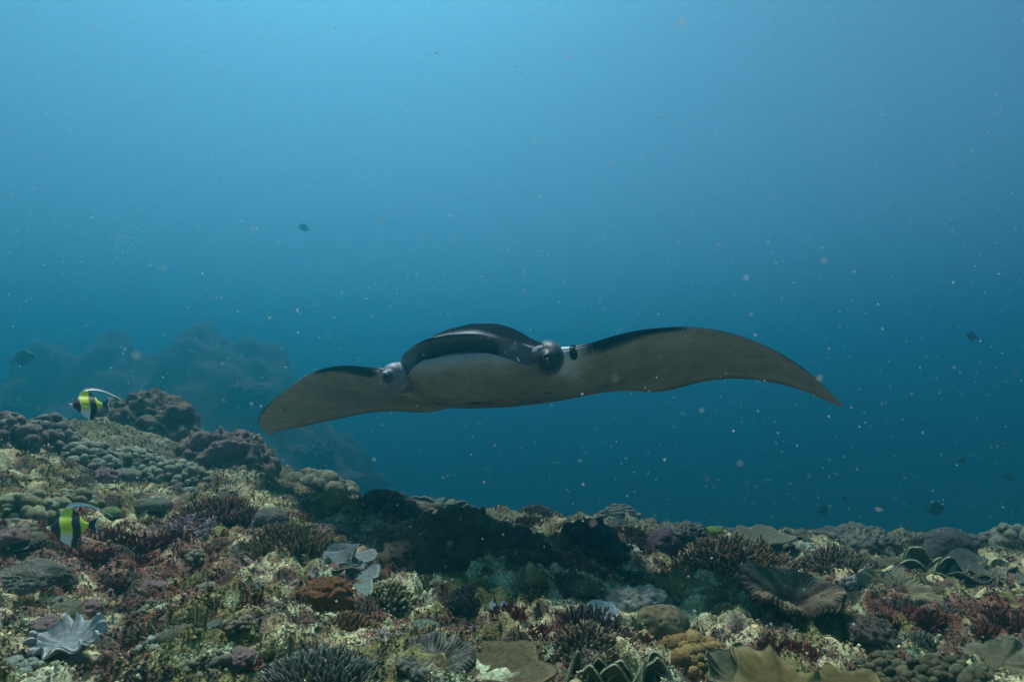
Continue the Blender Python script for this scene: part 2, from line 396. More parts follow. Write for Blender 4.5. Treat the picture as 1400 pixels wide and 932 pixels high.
    # soft mottling of the belly and a few spots of its own
    q = P.reshape(-1, 3); mott = n2(q[:, 0], q[:, 1], 3.0, 3, 60.0).reshape(n, m)
    under = np.zeros((n, m)); under[:, nT + nM:] = 1
    Cc = Cc * (1 + 0.26 * mott * under)[..., None]
    for sx, sy, r in ((-.10, -.36, .035), (-.03, -.33, .022), (.08, .1, .03), (-.3, .15, .03), (.35, .0, .025)):
        g = np.exp(-(((P[..., 0] - sx) / (r * 1.6)) ** 2 + ((P[..., 1] - sy) / r) ** 2)) * under
        Cc = lerp(Cc, np.array([0.03, 0.03, 0.03]), np.clip(g * 1.2, 0, .9))
    for side in (-1, 1):                                  # gill slits across the belly
        for g_ in range(5):
            yy = -.38 + .105 * g_; x0, x1 = .16 + .012 * g_, .40 - .035 * g_
            cx = (P[..., 0] * side - (x0 + x1) / 2) / ((x1 - x0) / 2)
            gg = np.exp(-((P[..., 1] - yy - .03 * cx) / .011) ** 2) * (np.abs(cx) < 1) * under
            Cc = lerp(Cc, np.array([.07, .06, .055]), gg * 0.7)
    F = grid_faces(n, m, True)
    body = build('body', (P.reshape(-1, 3), F[:, ::-1], Cc.reshape(-1, 3)), M_MANTA, root)
    # cephalic fins, each rolled up like a scroll in front of the mouth corner
    for side in (-1, 1):
        nu, nv = 26, 120; u = np.linspace(0, 1, nu)[:, None]; v = np.linspace(0, 1, nv)[None, :]
        ang = side * (-(v * 3.7 * np.pi) + 1.9)
        rad = (0.097 - 0.085 * v ** 1.1) * (0.86 + 0.20 * (1 - u) ** 1.5) * np.sqrt(np.clip(1 - (np.clip(u - .70, 0, 1) / .31) ** 3.0, .04, 1))
        ln = 0.26 + 0.07 * v ** 1.3
        X = np.cos(ang) * rad; Z = np.sin(ang) * rad * 1.05; Y = -u * ln + 0.08
        cx = side * 0.222 * B + (.085 if side > 0 else .03) * u + 0.0 * v; cz = -0.02 - 0.045 * u
        Q = np.stack([X + cx, Y - 0.68 + 0 * X, Z + cz], -1)
        skin = np.array([0.19, 0.22, 0.25]) if side < 0 else np.array([0.030, 0.034, 0.042])
        outer = lerp(skin, skin * .45, sstep(0.25, 0.65, v + 0 * u))
        cc = lerp(outer, np.array([0.36, 0.40, 0.42]) if side < 0 else np.array([0.07, 0.075, 0.085]), np.broadcast_to(sstep(0.72, 0.95, v) * 0.9, outer.shape[:2]))  # lit inner roll of the left fin painted lighter
        cc = lerp(cc, PALE, np.broadcast_to(np.exp(-((u - .72) / .10) ** 2) * (1 - sstep(.18, .34, v)) * (.75 if side < 0 else .2), cc.shape[:2]))
        cf = build('cephalic_fin', thick(Q, 0.012, cc, False, 0.9), M_FIN, root)
        tag(cf, 'rolled up cephalic fin, pale outside' if side < 0 else 'rolled up cephalic fin, black inside')
        # fleshy lobe that carries the fin at the corner of the mouth
        V, Fi = ICO3; V = V.copy(); V = V * np.array([0.072, 0.20, 0.064]) * (1 + 0.05 * pn(V * 2.0 + side))[:, None]
        top_ = sstep(0.0, 0.05, V[:, 2])
        V = V + np.array([side * 0.222 * B, -0.60, -0.008])
        build('fin_base', (V, Fi, lerp(np.array([.16, .19, .23]), DARK * 2 if side < 0 else PALE * .45, top_)), M_MANTA, root)
        ev, ef = ICO2
        ev = ev * np.array([0.016, 0.024, 0.024]) + np.array([side * 0.298 * B, -0.618, 0.012])
        build('eye', (ev, ef, np.array([0.008, 0.008, 0.01])), M_EYE, root)
        # dark patch of skin round the eye
        V2 = ICO2[0] * np.array([0.024, 0.04, 0.044]) + np.array([side * 0.296 * B, -0.592, 0.006])
        build('eye_patch', (V2, ICO2[1], DARK), M_MANTA, root)
    # small dorsal fin and whip tail
    v = np.linspace(0, 1, 10)[:, None]; w = np.linspace(0, 1, 8)[None, :]
    Q = np.stack([0 * v * w, 0.62 + 0.20 * v + 0.08 * w, 0.05 + 0.11 * w * (1 - (2 * v - 1) ** 2) + 0 * v], -1)
    build('dorsal_fin', thick(Q, 0.02, DARK), M_MANTA, root)
    t = np.linspace(0, 1, 26); pts = np.stack([0.05 * np.sin(3 * t), 0.82 + 1.15 * t, 0.04 + 0.26 * t], -1)
    build('tail', tubes(pts[:-1], pts[1:], 0.017 * (1 - t[:-1] * .85), 0.017 * (1 - t[1:] * .85), DARK, DARK), M_MANTA, root)
    return root
MANTA = manta()
MANTA.location = at(698, 516, 4.55)
MANTA.rotation_mode = 'XYZ'
MANTA_YAW, MANTA_PITCH, MANTA_ROLL = -20.5, 5, -4.6
MANTA.rotation_euler = (Matrix.Rotation(R(MANTA_YAW), 4, 'Z') @ Matrix.Rotation(R(-MANTA_PITCH), 4, 'X') @ Matrix.Rotation(R(MANTA_ROLL), 4, 'Y')).to_euler()
# ------------------------------------------------------------------ fish
def outline_fish(xs_, top, bot, half, colour, nx=44, nz=22):
    """a fish body between a top and a bottom outline, nose at x = 0, thick in the middle and thin at the fins"""
    x = np.linspace(0, 1, nx); T = smooth_interp(x, xs_[0], top); Bm = smooth_interp(x, xs_[1], bot)
    a = np.linspace(0, 2 * np.pi, 2 * nz, endpoint=False)
    P = np.zeros((nx, 2 * nz, 3))
    for i in range(nx):
        f = np.cos(a); z = np.where(f > 0, f * T[i], f * Bm[i])
        core = np.clip(1 - (np.abs(z) / 0.30) ** 2, 0.0, 1) ** 0.8
        h = half * np.sin(np.pi * np.clip(x[i] * 0.93 + 0.05, 0, 1)) ** 0.7
        P[i] = stk([np.full(2 * nz, x[i]), np.sin(a) * (0.006 + h * core), z], -1)
    return P.reshape(-1, 3), grid_faces(nx, 2 * nz, True), colour(P.reshape(-1, 3))
def idol(label, px, py, y, hpx, yaw, roll):
    p = at(px, py, y); S = hpx * y / FPX / 1.18
    root = thing('moorish_idol', label, 'fish', tuple(p), (R(roll), 0, R(yaw)), S, 'striped fish over the reef')
    BLK = np.array([.012, .013, .016]); YEL = np.array([.68, .88, .02]); WHT = np.array([.86, .88, .86])
    def colour(P):
        x = P[:, 0] + 0.06 * P[:, 2] + 0.02 * np.sin(P[:, 2] * 9); z = P[:, 2]
        c = np.tile(WHT, (len(P), 1))
        c = lerp(c, YEL, sstep(-.30, -.10, z) * sstep(.30, .40, x))
        c = lerp(c, np.array([.6, .4, .05]), sstep(.05, .08, x) * (1 - sstep(.10, .13, x)) * (z > 0))
        c = lerp(c, BLK, sstep(.105, .125, x) * (1 - sstep(.325, .345, x)))
        c = lerp(c, BLK, sstep(.60, .62, x) * (1 - sstep(.80, .82, x)))
        c = lerp(c, BLK, (1 - sstep(.02, .03, x)))
        c = lerp(c, WHT, sstep(.50, .56, z) * 0.9)
        return c
    o = outline_fish(([0, .05, .10, .17, .27, .40, .50, .57, .66, .78, .9, 1.0], [0, .05, .09, .15, .29, .36, .44, .56, .66, .72, .78, .90, 1.0]),
                     [.022, .04, .06, .14, .31, .50, .60, .56, .42, .30, .13, .065], [.022, .04, .06, .10, .25, .34, .42, .50, .58, .55, .38, .14, .065], .085, colour)
    # nose towards -x in the picture: local x runs from nose to tail
    V = o[0] - np.array([.5, 0, 0]); build('body', (V, o[1][:, ::-1], o[2]), M_FISH, root)
    u = np.linspace(0, 1, 12)[:, None]; v = np.linspace(-1, 1, 15)[None, :]
    Q = stk([.48 + .20 * u * (1 + .35 * np.abs(v)) , 0 * u * v, v * (.065 + .17 * u)], -1)
    cc = lerp(np.tile(BLK, (12, 15, 1)), WHT, np.broadcast_to(sstep(.84, .92, u), (12, 15)))
    build('tail_fin', thick(Q, .012, cc), M_FISH, root)
    t = np.linspace(0, 1, 30)
    fx = .0 + .72 * t + .36 * t ** 2; fz = .57 + .12 * np.sin(t * 2.3) - .46 * t ** 2
    w = .062 * (1 - t) ** 1.2 + .012
    Q = stk([stk([fx, 0 * t, fz + w], -1), stk([fx, 0 * t, fz], -1), stk([fx - .0, 0 * t, fz - w], -1)], 0)
    build('dorsal_filament', thick(Q, .014, WHT), M_FISH, root)
    for s in (-1, 1):
        build('eye', (ICO1[0] * np.array([.022, .012, .022]) + np.array([-.29, s * .052, .07]), ICO1[1], np.array([.01, .01, .01])), M_EYE, root)
        u = np.linspace(0, 1, 8)[:, None]; v = np.linspace(-1, 1, 7)[None, :]
        Q = stk([-.14 + .16 * u, s * (.085 + .05 * u) + 0 * v, -.04 - .03 * u + v * .05 * (0.4 + u)], -1)
        build('pectoral_fin', thick(Q, .008, YEL * .8), M_FISH, root)
    return root
idol('black, white and yellow striped fish with trailing dorsal filament swimming above the reef crest', 117, 553, 3.3, 47, 40, -24)
idol('black, white and yellow striped fish with trailing dorsal filament close over maroon algae', 92, 720, 2.75, 57, 30, -18)

def plain_fish(name, label, px, py, y, wpx, yaw, tilt, col, col2, group, deep=.34, cat='fish'):
    p = at(px, py, y); S = wpx * y / FPX / 1.15
    root = thing(name, label, cat, tuple(p), (0, R(tilt), R(yaw)), S, group)
    def colour(P): return lerp(np.tile(np.array(col), (len(P), 1)), np.array(col2), sstep(.0, -.15, P[:, 2]))
    xs0 = [0, .08, .2, .35, .5, .65, .8, .92, 1.0]; t = np.array([.02, .12, .22, .30, .31, .27, .18, .08, .05]) * deep / .31
    o = outline_fish((xs0, xs0), list(t), list(t * .95), .09, colour, 20, 10)
    build('body', (o[0] - np.array([.5, 0, 0]), o[1][:, ::-1], o[2]), M_FISH, root)
    u = np.linspace(0, 1, 6)[:, None]; v = np.linspace(-1, 1, 9)[None, :]
    Q = stk([.47 + .22 * u * (.6 + .5 * np.abs(v)), 0 * u * v, v * (.05 + .16 * u)], -1)
    build('tail_fin', thick(Q, .012, np.array(col) * .9), M_FISH, root)
    u = np.linspace(0, 1, 10)[:, None]; v = np.linspace(0, 1, 4)[None, :]
    for sgn in (1, -1):
        Q = stk([-.15 + .48 * u + .06 * v, 0 * u * v, sgn * (np.interp(.35 + .48 * u, xs0, t) * .9 + .07 * v * np.sin(np.pi * np.clip(u, .1, .95)))], -1)
        build('dorsal_fin' if sgn > 0 else 'anal_fin', thick(Q, .012, np.array(col) * .9), M_FISH, root)
    return root
DK, DK2 = (.018, .02, .024), (.03, .03, .034)
G1 = 'dark fish in open water'
for px, py, y, w, yaw, tilt, lab in (
        (33, 489, 6.6, 30, 200, 18, 'dark oval fish in open water beside the hazy reef hill'),
        (1328, 459, 5.8, 21, 15, 12, 'dark oval fish alone in open water past the drooping wing tip'),
        (1281, 695, 5.2, 29, 190, 14, 'largest of the dark fish hanging just above the reef edge'),
        (1127, 697, 6.2, 19, 195, 16, 'dark fish above the reef edge below its smaller companion'),
        (1155, 682, 7.0, 13, 30, 30, 'small dark fish just above its larger companion by the reef edge'),
        (1317, 629, 7.6, 17, 10, 0, 'faint dark fish far off in the open blue water'),
        (1382, 652, 7.8, 16, 170, 0, 'faint dark fish far off in the open blue water'),
        (415, 311, 10.0, 17, 20, 18, 'faint dark fish high above the manta ray')):
    plain_fish('dark_fish', lab, px, py, y * 2.3, w, yaw, tilt, DK, DK2, G1)
plain_fish('pale_fish', 'small bright white fish hovering over the reef edge', 1201, 696, 4.0, 13, 12, 12, (.80, .78, .68), (.86, .86, .82), 'small pale fish', .24)
for px, py, w in ((206, 585, 9), (229, 604, 10)):
    plain_fish('blue_fish', 'tiny pale blue fish in front of the shaded coral mound', px, py, 4.6, w, 5, -4, (.16, .34, .42), (.3, .42, .46), 'small pale fish', .22)
# ------------------------------------------------------------------ corals: shapes (each about 1 unit wide, base at z = 0)
def rng_(seed): return np.random.RandomState(seed)
def polar(nr, nt): return np.linspace(0.02, 1, nr)[:, None], np.linspace(0, 2 * np.pi, nt, endpoint=False)[None, :]
def ring_noise(t, seed, k=1.0): return pn(stk([np.cos(t) * k + seed, np.sin(t) * k - seed, np.full(t.shape, seed * .61)], -1))
def leather_cap(seed, c_mid, c_rim, cup=.25, n=7, amp=.16, lob=.18, th=.035, fold=.07):
    r, t = polar(30, 150); nz = ring_noise(t, seed, 1.1); nz2 = ring_noise(t, seed + 9.3, 2.2)
    ph = n * t + 1.6 * nz2 * 2
    rho = .5 * r * (1 + lob * nz * r + fold * np.cos(ph) * r ** 3)
    z = .10 + cup * r ** 2 - .05 * (1 - r) + amp * r ** 2.4 * np.sin(ph) * (1 + .25 * nz2) + .03 * nz2 * r
    X = rho * np.cos(t + .05 * np.cos(ph) * r ** 3); Y = rho * np.sin(t + .05 * np.cos(ph) * r ** 3)
    C = lerp(np.tile(np.array(c_mid), (30, 150, 1)), c_rim, np.broadcast_to(sstep(.72, 1.0, r), (30, 150)))
    C = C * (1 + .10 * np.sin(r * 26 + 3 * nz))[..., None]
    Pg = stk([X, Y, z], -1); tht = np.broadcast_to(th * (1.15 - .45 * r), (30, 150))
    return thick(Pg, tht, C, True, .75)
def stalk(c, r0=.22, r1=.14, h=.05):
    u = np.linspace(0, 1, 8)[:, None]; t = np.linspace(0, 2 * np.pi, 22, endpoint=False)[None, :]
    rr = (r0 + (r1 - r0) * u ** .6) * (1 + .08 * np.sin(5 * t + 1))
    return stk([rr * np.cos(t), rr * np.sin(t), -.06 + (h + .06) * u + 0 * t], -1).reshape(-1, 3), grid_faces(8, 22, True), np.array(c, float)
def ridged_cap(seed, c_val, c_crest, n=34, cup=.30, amp=.05, lob=.2, nt=300):
    r, t = polar(34, nt); nz = ring_noise(t, seed, 1.2); nz2 = ring_noise(t, seed + 4, 3)
    wob = pn(stk([np.cos(t) * 3 * r + seed, np.sin(t) * 3 * r, 0 * r * t], -1))
    ridge = np.abs(np.sin(n / 2 * t + 5.0 * wob + 2 * nz2)) ** .8 * (.75 + .5 * nz2)
    rho = .5 * r * (1 + lob * nz * r + .06 * nz2 * r ** 2)
    z = .06 + cup * r ** 2 * (1 + .9 * nz) + .10 * wob * r + amp * ridge * sstep(.15, .5, r) * (1 - .2 * r) - .10 * sstep(.86, 1.0, r) * (1 - ridge * .4)
    C = lerp(np.tile(np.array(c_val), (34, nt, 1)), c_crest, np.clip(ridge * sstep(.1, .5, r), 0, 1) ** 2)
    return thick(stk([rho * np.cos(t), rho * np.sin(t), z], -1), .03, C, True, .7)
def fan_plate(seed, c_mid, c_rim, span=2.2, rise=.35, wav=.05, n=5, R0=.1, th=.02, curl=.0):
    nu, nv = 18, 44; u = np.linspace(0, 1, nu)[:, None]; v = np.linspace(-.5, .5, nv)[None, :]
    a = v * span; e = pn(stk([v * 3.2 + seed, 0 * v + seed * .3, 0 * v], -1)); e2 = pn(stk([v * 9 + seed, 0 * v, 0 * v + 4], -1))
    rad = R0 + (.5 - R0) * u * (np.cos(v * np.pi * .92) ** .35) * (1 + .22 * e + .07 * e2)
    z = rise * u ** 1.4 + wav * u ** 2 * np.sin(n * a + seed) - curl * u ** 4
    C = lerp(np.tile(np.array(c_mid), (nu, nv, 1)), c_rim, np.broadcast_to(sstep(.86, .99, u), (nu, nv)))
    C = C * (1 + .12 * np.sin(u * 24 + 2 * e))[..., None]
    return thick(stk([rad * np.sin(a), -rad * np.cos(a), z], -1), th, C, False, .75)
def lobe_plate(seed, c_mid, c_rim, h=.6, w=.42, bend=.15, th=.018):
    """an upright rounded blade"""
    nu, nv = 16, 30; u = np.linspace(0, 1, nu)[:, None]; v = np.linspace(-1, 1, nv)[None, :]
    e = pn(stk([v * 1.6 + seed, 0 * v + seed * .7, 0 * v], -1))
    hh = h * (1 - np.abs(v) ** 2.6 * .8) * (1 + .15 * e)
    X = v * w * (.35 + .65 * np.sin(np.pi * .5 * np.clip(u * 1.25, 0, 1))) * .5; Z = hh * u - .05
    Y = -bend * u ** 2 + .04 * np.sin(2.2 * v + seed) * u
    C = lerp(np.tile(np.array(c_mid), (nu, nv, 1)), c_rim, np.broadcast_to(np.maximum(sstep(.94, .995, u), sstep(.95, 1, np.abs(v)) * .8), (nu, nv)))
    return thick(stk([X + 0 * u, Y + 0 * X, Z + 0 * X], -1), th, C, False, .8)
def dome_points(N, rng, Rr=.5, H=.25, edge=1.0):
    k = np.arange(N) + .5; r = np.sqrt(k / N) * edge; t = k * 2.399963 + rng.normal(size=N) * .25
    r = np.clip(r + rng.normal(size=N) * .02, 0, 1)
    x, y = Rr * r * np.cos(t), Rr * r * np.sin(t); z = H * (1 - r ** 2) - .04 * r ** 4
    nrm = stk([x * 2 * H / Rr ** 2 * 1.0, y * 2 * H / Rr ** 2 * 1.0, np.ones(N)], -1); nrm /= np.linalg.norm(nrm, axis=1)[:, None]
    return stk([x, y, z], -1), nrm, r
def irregular(P, seed, k=.16):
    a = np.arctan2(P[:, 1], P[:, 0]); f = 1 + k * 1.6 * ring_noise(a, seed, 1.3) + k * .5 * ring_noise(a, seed + 5, 3)
    return P * stk([f, f, np.ones(len(P))], -1)
def bush(seed, N, c0, c1, H=.25, L=.14, r=.02, taper=.6, spread=.35, k=5, fork=False):
    """a dome of short branches"""
    rng = rng_(seed); P, n, rr = dome_points(N, rng, .44, H)
    P = irregular(P, seed)
    n = n + rng.normal(size=n.shape) * spread * .5; n /= np.linalg.norm(n, axis=1)[:, None]
    Ls = L * rng.uniform(.65, 1.25, N)
    j = rng.uniform(.75, 1.25, (N, 1)); A = P - n * L * .5; Bq = P + n * Ls[:, None]
    parts = [tubes(A, Bq, r * 1.15, r * taper, np.array(c0) * j, np.array(c1) * j, k)]
    if fork:
        for q in range(2):
            m = n + rng.normal(size=n.shape) * .7; m /= np.linalg.norm(m, axis=1)[:, None]
            S = A + (Bq - A) * rng.uniform(.35, .75, (N, 1))
            parts.append(tubes(S, S + m * (Ls * rng.uniform(.4, .75, N))[:, None], r * .75, r * taper * .7, np.array(c0) * j, np.array(c1) * j, k))
    return jt(parts)
def mound(seed, c0, c1, H=.3, disp=.06, sc=4.0, nr=38, nt=100, grooves=0.0, lob=.14, gs=12.0):
    """a dome with a lumpy or grooved skin"""
    r, t = polar(nr, nt); nz = ring_noise(t, seed, 1.2)
    rho = .5 * r * (1 + lob * nz * 1.6)
    z = H * np.sqrt(np.clip(1 - (r * .985) ** 2.4, 0, 1)) - .05 * sstep(.9, 1, r)
    P = stk([rho * np.cos(t), rho * np.sin(t), z + 0 * t], -1)
    N = grid_normals(P, True); N = np.where(N[..., 2:3] < -.3, -N, N)
    q = P * sc + seed * 3.7
    w = worley(q, 3); f = (0.55 - w) * disp * 1.3 + disp * .7 * pn(q * .6) + disp * .55 * pn(q * 2.9) + disp * .3 * pn(q * 7.3)
    C = lerp(np.tile(np.array(c0), (nr, nt, 1)), c1, np.clip(.85 - w * 1.1 + .5 * pn(q * 1.7) + .4 * pn(q * 6.0), 0, 1.3))
    if grooves:
        g = np.sin(gs * (P[..., 1] * 2.2 + .35 * pn(P * 3.0 + seed) * 2) * 2)
        f = f + grooves * g; C = lerp(C, np.array(c1), sstep(0, 1, g) * .5)
    P = P + N * f[..., None]
    return P.reshape(-1, 3), grid_faces(nr, nt, True), C.reshape(-1, 3)
def knobs(seed, N, c0, c1, H=.28, size=.07, T=None, stretch=1.0):
    rng = rng_(seed); P, n, rr = dome_points(N, rng, .43, H); P = irregular(P, seed, .2)
    P = P + rng.normal(size=P.shape) * size * .25
    sz = size * rng.uniform(.6, 1.3, N); m = rng.uniform(0, 1, N)
    sq = rng.uniform(.75, 1.3, (N, 3))
    col = lerp(np.tile(np.array(c0), (N, 1)), c1, m)
    if len((T or ICO1)[0]) < 60 and N < 60: T = ICO2
    V, F, C = scatter(T or ICO1, P, sz, col, rng, stretch == 1.0, sq, .05)
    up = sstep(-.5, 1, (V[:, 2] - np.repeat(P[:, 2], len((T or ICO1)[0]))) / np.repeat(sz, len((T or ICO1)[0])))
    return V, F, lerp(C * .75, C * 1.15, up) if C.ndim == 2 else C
def staghorn(seed, c0, c1, n0=16, depth=3, L=.2, r=.017, flat=.75):
    rng = rng_(seed); segs = []
    def rec(p, d, l, rad, k):
        q = p + d * l; segs.append((p, q, rad, rad * .8, k))
        if k >= depth: return
        for _ in range(rng.randint(2, 4)):
            e = d + rng.normal(size=3) * .75; e[2] = e[2] * flat + .12; e /= np.linalg.norm(e)
            rec(q - d * l * rng.uniform(0, .35), e, l * rng.uniform(.6, .9), rad * .82, k + 1)
    for i in range(n0):
        a = i * 2.4; rr = .26 * math.sqrt((i + .5) / n0)
        d = np.array([math.cos(a) * rr * 3.4, math.sin(a) * rr * 3.4, .8]) + rng.normal(size=3) * .2; d /= np.linalg.norm(d)
        rec(np.array([math.cos(a) * rr, math.sin(a) * rr, -.04]), d, L * rng.uniform(.7, 1.2), r, 0)
    A = np.array([s[0] for s in segs]); Bq = np.array([s[1] for s in segs]); k = np.array([s[4] for s in segs]) / depth
    return tubes(A, Bq, np.array([s[2] for s in segs]), np.array([s[3] for s in segs]), lerp(np.tile(np.array(c0), (len(k), 1)), c1, k * .7), lerp(np.tile(np.array(c0), (len(k), 1)), c1, .2 + k * .8), 5)
def tuft(seed, N, c0, c1, H=.3, w=.018, lean=.6):
    """a clump of thin bent blades"""
    rng = rng_(seed); r = np.sqrt(rng.uniform(0, 1, N)) * .42; t = rng.uniform(0, 2 * np.pi, N)
    P = irregular(stk([r * np.cos(t), r * np.sin(t), np.full(N, -.03)], -1), seed, .25)
    d = stk([np.cos(t) * r * 1.8, np.sin(t) * r * 1.8, np.ones(N)], -1) + rng.normal(size=(N, 3)) * lean * .5; d[:, 2] = np.abs(d[:, 2]) + .2; d /= np.linalg.norm(d, axis=1)[:, None]
    s = rng.normal(size=(N, 3)); s = np.cross(s, d); s /= np.linalg.norm(s, axis=1)[:, None]
    b = np.cross(d, s); h = H * rng.uniform(.5, 1.2, N) * (1 - .7 * r); bd = rng.normal(size=N) * .35
    V = []
    for f, ww in ((0, 1.0), (.5, 1.1), (.85, .7), (1.0, .0)):
        c = P + d * (h * f)[:, None] + b * (h * bd * f * f)[:, None]
        if ww > 0: V += [c - s * w * ww, c + s * w * ww]
        else: V += [c]
    V = stk(V, 1); F = np.array([(0, 1, 3), (0, 3, 2), (2, 3, 5), (2, 5, 4), (4, 5, 6)])
    ht = np.array([0, 0, .5, .5, .85, .85, 1.0]); j = rng.uniform(.7, 1.3, (N, 1, 1))
    C = (np.array(c0)[None, None] + (np.array(c1) - np.array(c0))[None, None] * ht[None, :, None]) * j
    return V.reshape(-1, 3), (F[None] + (np.arange(N) * 7)[:, None, None]).reshape(-1, 3), C.reshape(-1, 3)
def base_rock(seed, c, R0=.42, H=.12):
    V, F, C = mound(seed + 50, np.array(c) * .7, c, H + .05, .04, 5, 14, 36); return V * np.array([R0 * 2, R0 * 2, 1]) - np.array([0, 0, .05]), F, C

# ------------------------------------------------------------------ corals: building one colony of a kind at a spot
_cache = {}
def mesh_for(key, name, maker):
    if key not in _cache: _cache[key] = make_mesh(name, *maker())
    return _cache[key]
def colony(kind, label, spot, width, seed, c0, c1, cat='coral', group=None, name=None, tilt=(0, 0), yaw=None, sink=.03, z_scale=1.0, key=None, **kw):
    """one coral colony; width in metres; parts by kind"""
    rng = rng_(seed + 1000)
    if yaw is None: yaw = rng.uniform(0, 360)
    p = np.array(spot, float); p = p - np.array([0, 0, sink * width])
    nm = name or {'leather': 'leather_coral', 'ridged': 'ridged_leather_coral', 'whorl': 'plate_coral', 'blades': 'blade_coral', 'bush': 'bushy_coral', 'table': 'table_coral', 'brain': 'brain_coral',
                  'mound': 'mound_coral', 'knobs': 'knobbly_coral', 'staghorn': 'staghorn_coral', 'tuft': 'algae_tuft', 'fingers': 'finger_coral', 'sponge': 'sponge', 'dish': 'dish_coral'}[kind]
    root = thing(nm, label, cat, tuple(p), (R(tilt[0]), R(tilt[1]), 0), width, group)
    root.rotation_euler = (Matrix.Rotation(R(tilt[0]), 4, 'X') @ Matrix.Rotation(R(tilt[1]), 4, 'Y') @ Matrix.Rotation(R(yaw), 4, 'Z')).to_euler()
    root.scale = (width, width, width * z_scale)
    kk = key or (kind, seed)
    def part(n, maker, mat, suffix=''):
        o = bpy.data.objects.new(n, mesh_for((kk, n, suffix), n, maker)); COL.objects.link(o); o.parent = root
        if len(o.data.materials) == 0: o.data.materials.append(mat)
        return o
    c0 = np.array(c0); c1 = np.array(c1)
    if kind == 'leather':
        part('cap', lambda: leather_cap(seed, c0, c1, **kw), M_LEATHER); part('stalk', lambda: stalk(c0 * .8), M_LEATHER)
    elif kind == 'ridged':
        part('cap', lambda: ridged_cap(seed, c0, c1, **kw), M_LEATHER); part('stalk', lambda: stalk(c0 * .8, .3, .2, .03), M_LEATHER)
    elif kind == 'whorl':
        n = kw.pop('plates', 6); rs = kw.pop('rs', 1.0)
        for q in range(n):
            o = part('plate', lambda: fan_plate(seed + q * 1.37, c0, c1, span=rng.uniform(1.7, 2.8), rise=rs * rng.uniform(.10, .35), n=4, **kw), M_CORAL, q)
            a = q * 2.4; f = .05 + .16 * math.sqrt(q / n)
            o.location = (math.cos(a) * f, math.sin(a) * f, .02 + .05 * (n - q) / n * 2); o.rotation_euler = (R(rng.uniform(-8, 8)), R(rng.uniform(-8, 8)), a + math.pi / 2); s_ = rng.uniform(.6, .85); o.scale = (s_, s_, s_)
        part('base', lambda: base_rock(seed, c0 * .6, .25, .12), M_CORAL)
    elif kind == 'blades':
        n = kw.pop('blades', 12); h = kw.pop('h', .34); face = kw.pop('face', None); asp = kw.pop('asp', .45); w_ = kw.pop('w', .34)
        for q in range(n):
            o = part('blade', lambda: lobe_plate(seed + q * 2.11, c0 * rng.uniform(.85, 1.15), c1, h * rng.uniform(.75, 1.15), w_ * rng.uniform(.8, 1.3), rng.uniform(.05, .25)), M_CORAL, q)
            a = q * 2.4; f = .46 * math.sqrt((q + .5) / n)
            o.location = (math.cos(a) * f, math.sin(a) * f * asp, .02 - .10 * f)
            o.rotation_euler = (R(rng.uniform(-6, 18)), R(rng.uniform(-12, 12)), (a + math.pi / 2) if face is None else R(face - yaw + rng.uniform(-40, 40)))
        part('base', lambda: base_rock(seed, c0 * .6, .42, .10), M_CORAL)
    elif kind in ('bush', 'table', 'fingers'):
        N = kw.pop('N', 260)
        tag(part('branches', lambda: bush(seed, N, c0, c1, **kw), M_BRANCH), kind='stuff')
        part('base', lambda: (lambda b: (b[0] * np.array([.84, .84, 1.0]) - np.array([0, 0, .03]), b[1], b[2]))(mound(seed, c0 * .4, c0 * .6, max(kw.get('H', .25) - .02, .04), .03, 6, 18, 48)), M_CORAL)
    elif kind == 'brain': part('head', lambda: mound(seed, c0, c1, kw.get('H', .3), .03, 3, 62, 170, .006, .16, kw.get('gs', 16)), M_CORAL); part('base', lambda: base_rock(seed, c0 * .5, .45, .08), M_ROCK)
    elif kind in ('mound', 'sponge'): part('head', lambda: mound(seed, c0, c1, **kw), M_SOFT); part('base', lambda: base_rock(seed, c0 * .5, .42, .06), M_ROCK)
    elif kind == 'knobs':
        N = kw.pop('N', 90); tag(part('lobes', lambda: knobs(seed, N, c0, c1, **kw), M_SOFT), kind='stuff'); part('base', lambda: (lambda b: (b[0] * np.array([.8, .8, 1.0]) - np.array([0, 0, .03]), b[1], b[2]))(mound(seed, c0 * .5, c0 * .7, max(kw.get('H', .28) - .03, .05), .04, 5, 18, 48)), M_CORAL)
    elif kind == 'staghorn': tag(part('branches', lambda: staghorn(seed, c0, c1, **kw), M_BRANCH), kind='stuff'); part('base', lambda: base_rock(seed, c0 * .35, .38, .06), M_ROCK)
    elif kind == 'tuft': tag(part('fronds', lambda: tuft(seed, kw.pop('N', 420), c0, c1, **kw), M_TURF), kind='stuff'); part('holdfast', lambda: base_rock(seed, c0 * .6, .33, .05), M_ROCK)
    elif kind == 'dish': part('dish', lambda: fan_dish(seed, c0, c1, **kw), M_CORAL); part('stalk', lambda: stalk(c0 * .6, .18, .1, .14), M_CORAL)
    return root
def fan_dish(seed, c0, c1, cup=.14, th=.025, lob=.25):
    r, t = polar(22, 80); nz = ring_noise(t, seed, 1.3); nz2 = ring_noise(t, seed + 3, 3.2)
    rho = .5 * r * (1 + lob * nz * r + .05 * nz2 * r ** 2); z = .12 + cup * r ** 2 * (1 + .6 * nz) + .02 * nz2 * r
    C = lerp(np.tile(np.array(c0), (22, 80, 1)), c1, np.broadcast_to(sstep(.85, 1, r), (22, 80))) * (1 + .10 * np.sin(r * 30 + 4 * nz))[..., None]
    return thick(stk([rho * np.cos(t), rho * np.sin(t), z], -1), th, C, True, .7)
PLACED = []; BARE = []
